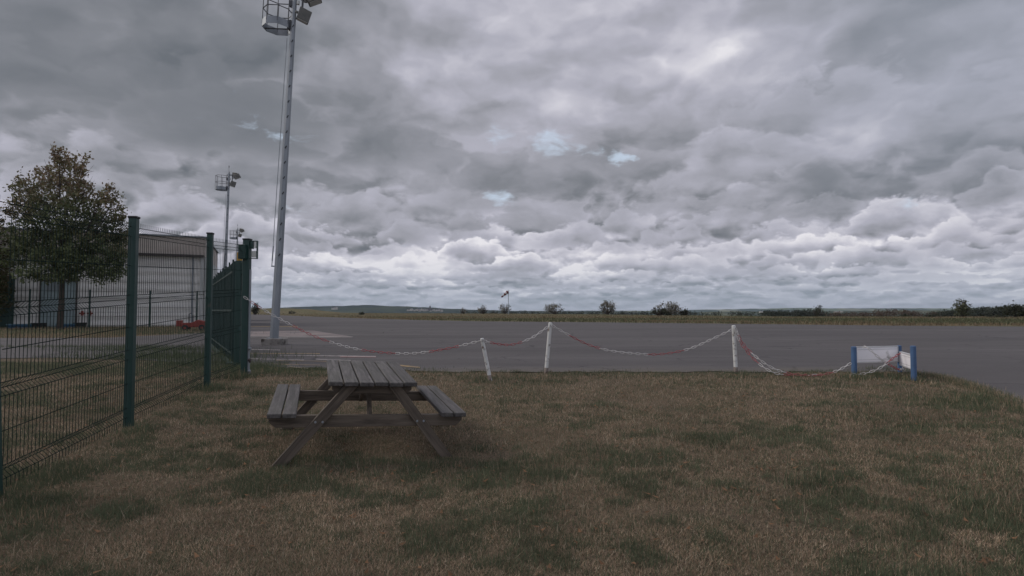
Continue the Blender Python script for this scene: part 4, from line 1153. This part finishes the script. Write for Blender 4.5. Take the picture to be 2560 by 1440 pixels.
lst = [(148, 400, 20, 34), (178, 415, 34, 32), (205, 430, 16, 34), (120, 440, 34, 30), (165, 460, 55, 40), (80, 470, 34, 26), (45, 475, 20, 26), (60, 520, 42, 36), (110, 510, 55, 40), (205, 495, 40, 40), (255, 500, 26, 26), (285, 500, 18, 30), (292, 540, 22, 34),
       (170, 540, 70, 45), (235, 550, 50, 40), (60, 580, 40, 40), (110, 590, 60, 46), (200, 610, 70, 50), (270, 600, 42, 44), (300, 590, 18, 34), (60, 640, 44, 40), (130, 655, 60, 40), (210, 665, 60, 36), (275, 655, 40, 44), (300, 650, 20, 40), (80, 685, 40, 24), (160, 690, 50, 20), (265, 690, 36, 22), (40, 610, 24, 30),
       (136, 380, 9, 18), (213, 395, 7, 22), (48, 445, 8, 18), (272, 470, 8, 12)]
lob = px_lobes(lst, Dt, 2.2, rs, tbase)
def maple(P, t):
    zz = np.clip((P[:, 2] - 3.0) / 6.5, 0, 1)[:, None]
    g1 = np.array([.078, .102, .050]); g2 = np.array([.125, .140, .066]); br = np.array([.185, .132, .086]); oc = np.array([.175, .155, .084])
    nse = vnoise(P[:, 0], P[:, 2], .55, 3, 2)[:, None]; t = t[:, None]
    c = g1 * (1 - t) + g2 * t
    w = np.clip((zz - .35) * 1.7 + (nse - .5) * 1.6 + (t - .5) * .5, 0, 1)
    return c * (1 - w) + (br * (t > .45) + oc * (t <= .45)) * w
b = MB(); limbs(b, (0, 0, -.1), lob[:29], .19, rs, (.05, 0, 3.0)); b.build('trunk', M['bark'], tree)
crown_mesh(lob, 24000, .078, maple, rs, parent=tree)
# its neighbour at the frame edge
Dn = 35.0; nb_ = Vector(((-40 - 1280) / F * Dn, Dn, 0))
tree2 = empty('maple_tree', nb_, label='darker tree cut by the left edge of the view', cat='tree')
lob2 = px_lobes([(-60, 560, 50, 60), (-20, 590, 32, 40), (-70, 640, 70, 50), (-15, 660, 36, 44), (-60, 720, 70, 50), (-10, 720, 34, 40), (5, 690, 24, 40), (0, 760, 28, 30), (-110, 600, 60, 90), (-110, 720, 60, 60)], Dn, 1.5, rs, nb_)
b = MB(); limbs(b, (0, 0, -.1), lob2, .22, rs, (.05, 0, 2.4)); b.build('trunk', M['bark'], tree2)
crown_mesh(lob2, 9000, .09, lambda P, t: (np.array([.035, .055, .022]) * (1 - t[:, None]) + np.array([.09, .065, .035]) * t[:, None]), rs, parent=tree2)

# shrubs and small trees on the airfield
def shrub(px, base_row, w, top_row, D, label, cols=None, n=700, dens_=1.0, cat='bush', name='bush', leaf=.16, twigs=26):
    base = Vector(((px - 1280) / F * D, D, ZG((px - 1280) / F * D, D)))
    k_ = D / F; W_ = w * k_; z1 = at(px, top_row, D).z - base.z
    e = empty(name, base, label=label, cat=cat, group='bushes along the far side of the airfield')
    b = MB()
    for i in range(twigs):
        a = rs.uniform(-1, 1); q = Vector((a * W_ * .5, rs.uniform(-.5, .5) * W_, z1 * (rs.uniform(.7, 1.05)) * (1 - .55 * a * a)))
        b.tube([(rs.normal(0, .15), rs.normal(0, .15), -.1), q * .5 + Vector((a * .5, 0, .1 * z1)), q], .07, 4, r2=.02)
    b.build('trunk', M['bark'], e)
    L_ = []
    for i in range(13):
        a = rs.uniform(-.85, .85); zc = rs.uniform(.3, .86) * (1 - .35 * a * a)
        L_.append(((a * W_ * .42, rs.uniform(-.3, .3) * W_, z1 * zc), (W_ * rs.uniform(.12, .22), W_ * .25, z1 * rs.uniform(.16, .26))))
    L_.append(((0, 0, z1 * .3), (W_ * .46, W_ * .4, z1 * .28)))
    cols = cols or (lambda P, t: np.array([.23, .205, .18]) * (1 - t[:, None]) + np.array([.16, .16, .125]) * t[:, None])
    crown_mesh(L_, n, leaf, cols, rs, parent=e)
dk = lambda P, t: np.array([.035, .042, .028]) * (1 - t[:, None]) + np.array([.06, .062, .04]) * t[:, None]
shrub(1158, 786, 22, 769, 192, 'small wispy bush left of the windsock, lowest of the row', n=110)
shrub(1208, 786, 30, 762, 190, 'wispy grey bush just left of the windsock', n=330)
shrub(1262, 786, 34, 757, 186, 'twiggy bush directly below the windsock', n=420)
shrub(1386, 785, 52, 755, 172, 'round twiggy bush right of the windsock', n=900)
shrub(1519, 786, 46, 752, 156, 'dense dome shaped bush standing alone right of centre', n=1300)
shrub(1672, 788, 78, 758, 128, 'broad grey bush with a dark skirt', n=1400)
shrub(1648, 790, 54, 768, 126, 'dark low shrub at the left foot of the broad grey bush', dk, n=700)
shrub(1712, 790, 34, 774, 128, 'dark low shrub at the right foot of the broad grey bush', dk, n=300)
shrub(638, 786, 22, 757, 150, 'small dark tree glimpsed just right of the gate post', dk, n=500, cat='tree', name='small_tree')
shrub(2405, 792, 34, 747, 100, 'slender pale tree standing above the hedges at the right', lambda P, t: np.array([.075, .085, .05]) * (1 - t[:, None]) + np.array([.11, .11, .07]) * t[:, None], n=900, cat='tree', name='small_tree')
shrub(2045, 792, 30, 758, 180, 'dark tree crown rising above the wood', dk, n=700, cat='tree', name='small_tree')
shrub(2540, 797, 64, 760, 98, 'bushy tree at the right edge of the view', dk, n=1400, cat='tree', name='small_tree')
for px, w, tr, D, lb in [(1380 + 880, 40, 787, 110, 'low dark scrub patch below the brown hedge'), (2330, 46, 791, 95, 'low dark scrub patch left of the slender pale tree'), (2500, 60, 792, 90, 'low scrub patch at the foot of the right edge tree'), (730, 22, 777, 190, 'tiny dark bush on the grass beside the tall mast'), (905, 16, 780, 150, 'tiny dark bush on the grass below the left hill')]:
    shrub(px, 795, w, tr, D, lb, dk, n=260, leaf=.12, twigs=8)

# far woods, each one mass
def wood(name, pts, D, depth, n, label, c1=(.032, .042, .032), c2=(.062, .068, .050)):
    """pts: photo column, row of the tree tops, half width; many small overlapping crowns"""
    k = D / F; P = []
    for px, top, w in pts:
        m = max(4, int(n * w / sum(q[2] for q in pts) / 60))
        for j in range(m):
            x = (px + rs.uniform(-1, 1) * w - 1280) * k; y = D + rs.uniform(0, depth); u = abs(rs.uniform(-1, 1))
            zt = max(.8, (at(px, top, D).z) * (1 - .28 * rs.rand()))
            r = 1.0
            q = rs.normal(size=(60, 3)); q /= np.linalg.norm(q, axis=1)[:, None]; q *= (rs.rand(60)[:, None] ** .5)
            zg = ZG(x, y); hh = zt - zg; r = max(.9, min(hh * .5, 5 * k + .6))
            q = q * np.array([r * 1.2, r, min(hh * .35, r * 1.3)]) + np.array([x, y, zt - min(hh * .35, r * 1.3)])
            low = rs.rand(60) < .5; q[low, 2] = zg + rs.rand(low.sum()) * hh * .85
            P.append(q)
    P = np.concatenate(P); n = len(P)
    a = rs.normal(size=(n, 3)); a /= np.linalg.norm(a, axis=1)[:, None]
    b_ = np.cross(a, rs.normal(size=(n, 3))); b_ /= np.linalg.norm(b_, axis=1)[:, None]
    s1 = (.9 * k + .10) * (0.6 + 1.0 * rs.rand(n))[:, None]; s2 = s1 * .7
    v = np.stack([P - a * s1, P - b_ * s2, P + a * s1, P + b_ * s2], 1).reshape(-1, 3)
    t = np.repeat(rs.rand((n + 59) // 60), 60)[:n][:, None] * .7 + .3 * rs.rand(n)[:, None]
    c = np.array(c1) * (1 - t) + np.array(c2) * t
    o = np_mesh(name, v, np.arange(4 * n), 4, M['leaf'], None, col=np.repeat(c, 4, 0))
    tag(o, label, 'woodland', kind='stuff')
wood('woodland', [(1935, 774, 22), (1965, 773, 24), (1995, 773, 24), (2022, 773, 20), (2045, 768, 14), (2070, 778, 22), (2092, 782, 14)], 300, 20, 9000, 'dark wood right of centre on the horizon')
wood('hedgerow', [(2130, 786, 30), (2185, 781, 24), (2215, 777, 22), (2250, 769, 20), (2280, 772, 20), (2320, 776, 30), (2370, 777, 30), (2430, 778, 30)], 260, 18, 9000, 'brownish hedgerow under the pale hills', c1=(.075, .058, .045), c2=(.12, .09, .068))
wood('woodland', [(2470, 771, 30), (2500, 764, 26), (2525, 762, 24), (2560, 766, 30), (2600, 760, 40), (2445, 774, 24)], 200, 20, 12000, 'dark wood at the right end of the horizon')
wood('hedgerow', [(1800, 786, 60), (1880, 787, 50), (1730, 786, 40)], 420, 20, 2500, 'thin low hedge line right of the broad bush')
wood('hedgerow', [(px, 776.2 + .8 * math.sin(px * .07) + .7 * math.sin(px * .19), 14) for px in range(1180, 1640, 22)], 700, 20, 12000, 'long thin dark tree line across the middle horizon')

# ------------------------------------------------------------------ far hills
def hill(name, prof, D, depth, mat):
    """ridge with real depth: rises from the plain, crest line given in photo pixels, falls behind"""
    bm = bmesh.new(); rows = []
    for s_, k_ in ((-1.0, 0), (-.6, .3), (-.3, .72), (0, 1.0), (.35, .8), (1, 0)):
        row = []
        for px, r in prof:
            x = (px - 1280) / F * D; zt = at(px, r, D).z
            row.append(bm.verts.new((x * (1 + s_ * depth / D * .3), D + s_ * depth, -30 + (zt + 30) * k_)))
        rows.append(row)
    for a, c in zip(rows[:-1], rows[1:]):
        for i in range(len(a) - 1): bm.faces.new((a[i], a[i + 1], c[i + 1], c[i]))
    me = bpy.data.meshes.new(name); bm.to_mesh(me); bm.free(); me.materials.append(mat)
    for p in me.polygons: p.use_smooth = True
    o = bpy.data.objects.new(name, me); COL.objects.link(o); o['kind'] = 'structure'; return o
def hill_mat(name, a, b_, c, sc):
    m, n, bs, co = mat_base(name)
    v = n.vmath('MULTIPLY', co, (1, .6, 3))
    f = n.vor(v, sc, 'F1', out='Color'); fx, fy, fz_ = n.sep(f)
    w = n.noise(co, sc * 2, 5, .6)
    cc = n.ramp(fx, [(0.0, a), (0.45, b_), (0.75, c), (1.0, a)], 'CONSTANT')
    cc = n.mix(n.maprange(w, .5, .6, 0, .8), cc, a)
    n.put(bs.inputs['Base Color'], cc); bs.inputs['Roughness'].default_value = 1.0; bs.inputs['Specular IOR Level'].default_value = 0
    return m
def interp(pts, step=12):
    out = []
    for (a, ra), (b_, rb) in zip(pts[:-1], pts[1:]):
        k = max(1, int((b_ - a) / step))
        for i in range(k):
            t = i / k; t2 = t * t * (3 - 2 * t); out.append((a + (b_ - a) * t, ra + (rb - ra) * t2 + rs.normal(0, .25)))
    out.append(pts[-1]); return out
hm1 = hill_mat('wooded_hill', (.024, .038, .036), (.034, .048, .042), (.046, .060, .044), .004)
hm2 = hill_mat('farmland_hill', (.035, .06, .05), (.10, .13, .08), (.16, .17, .12), .0035)
hm3 = hill_mat('farmland_hill_near', (.03, .045, .038), (.055, .07, .05), (.09, .10, .065), .006)
hill('hills', interp([(300, 776), (640, 772), (720, 768), (800, 765.5), (860, 764.5), (920, 762.5), (980, 765), (1060, 768), (1130, 772), (1200, 775), (1320, 777.5), (1500, 779)]), 2600, 500, hm1)
hill('hills', interp([(1250, 779), (1340, 777.5), (1500, 776.5), (1650, 776.8), (1780, 773.5), (1900, 771.5), (1990, 770), (2120, 771), (2250, 770.5), (2380, 771), (2480, 768), (2600, 765), (2900, 764)]), 5200, 900, hm2)
hill('hills', interp([(1380, 781), (1560, 780.5), (1700, 780), (1850, 778.5), (2000, 779), (2150, 777), (2300, 776), (2450, 774), (2600, 772), (2900, 770)]), 2200, 350, hm3)

# village on the left hill and barns in the plain
vil = [(1021, 773.5), (1029, 772.4), (1036, 773.6), (1043, 772.6), (1049, 773.8), (1056, 772.2), (1062, 773.4), (1069, 772.8), (1083, 773.2), (1090, 774), (1097, 773.6), (1104, 774.6), (1077, 774.2), (833, 769.5), (840, 768.8)]
Dv = 2300.0
proto = None
for i, (px, r) in enumerate(vil):
    p = at(px, r, Dv)
    if proto is None:
        proto = empty('village_house')
        b = MB(); b.box((0, 0, -1), (9, 9, 8)); b.build('wall', M['housewall'], proto)
        b = MB(); b.prism([(-5, 3), (5, 3), (0, 6)], -4.8, 4.8); b.build('roof', M['houseroof'], proto)
        o = proto
    else: o = copy_tree(proto)
    o.location = (p.x, p.y, p.z - 3); o.rotation_euler = (0, 0, rs.uniform(-.6, .6)); o.scale = (rs.uniform(.7, 1.4), 1, rs.uniform(.7, 1.1))
    order = ['leftmost', 'second', 'third', 'fourth', 'fifth', 'sixth', 'seventh', 'eighth', 'tenth', 'eleventh', 'twelfth', 'rightmost', 'ninth', 'left', 'right']
    side = ('%s from the left in the hill village' % order[i] if order[i] not in ('leftmost', 'rightmost') else '%s in the hill village' % order[i]) if px > 900 else 'on the slope left of the village, %s one of the pair' % order[i]
    tag(o, 'tiny pale house ' + side, 'house', 'village houses on the left hill' if px > 900 else 'lone houses on the left slope')
ch = empty('village_church', at(1074, 772, Dv) + Vector((0, 0, -4)), label='small dark church with a squat spire above the village roofs', cat='church')
b = MB(); b.box((0, 0, 2), (22, 10, 9)); b.build('nave', M['houseroof'], ch)
b = MB(); b.box((2, 0, 6), (6, 6, 14)); b.build('tower', M['houseroof'], ch)
b = MB(); b.add([(-1, -3, 13), (5, -3, 13), (5, 3, 13), (-1, 3, 13), (2, 0, 18)], [(0, 1, 4), (1, 2, 4), (2, 3, 4), (3, 0, 4), (3, 2, 1, 0)]); b.build('spire', M['houseroof'], ch)
for px, r0, r1b, w, D, lb in [(2091, 785, 790, 10, 290, 'white barn just right of the dark wood'), (1902, 785, 790, 8, 285, 'small white hut left of the dark wood'), (2102, 783, 789, 9, 320, 'pale barn behind the white barn')]:
    x = (px - 1280) / F * D; e = empty('barn', (x, D, 0), .2, label=lb, cat='barn'); H_ = max(at(px, r0, D).z, .8); w_ = w * D / F
    b = MB(); b.box((0, 0, H_ * .35), (w_, w_ * .7, H_ * .7)); b.build('wall', M['housewall'], e)
    b = MB(); b.prism([(-w_ * .36, H_ * .7), (w_ * .36, H_ * .7), (0, H_)], -w_ * .52, w_ * .52, Matrix.Rotation(PI / 2, 3, 'Z')); b.build('roof', M['galv'], e)

# ------------------------------------------------------------------ the air
hz = MB(); hz.box((0, 4400, 25), (19000, 9600, 120))
hzm = bpy.data.materials.new('air'); hzm.use_nodes = True
hn = NT(hzm.node_tree); hn.n.clear()
ho = hn.node('ShaderNodeOutputMaterial'); hv = hn.node('ShaderNodeVolumePrincipled')
hv.inputs['Color'].default_value = (0.80, 0.88, 1.0, 1); hv.inputs['Density'].default_value = 0.00006; hv.inputs['Anisotropy'].default_value = 0.2
hn.l.new(hv.outputs[0], ho.inputs['Volume'])
tag(hz.build('haze', hzm), kind='stuff')
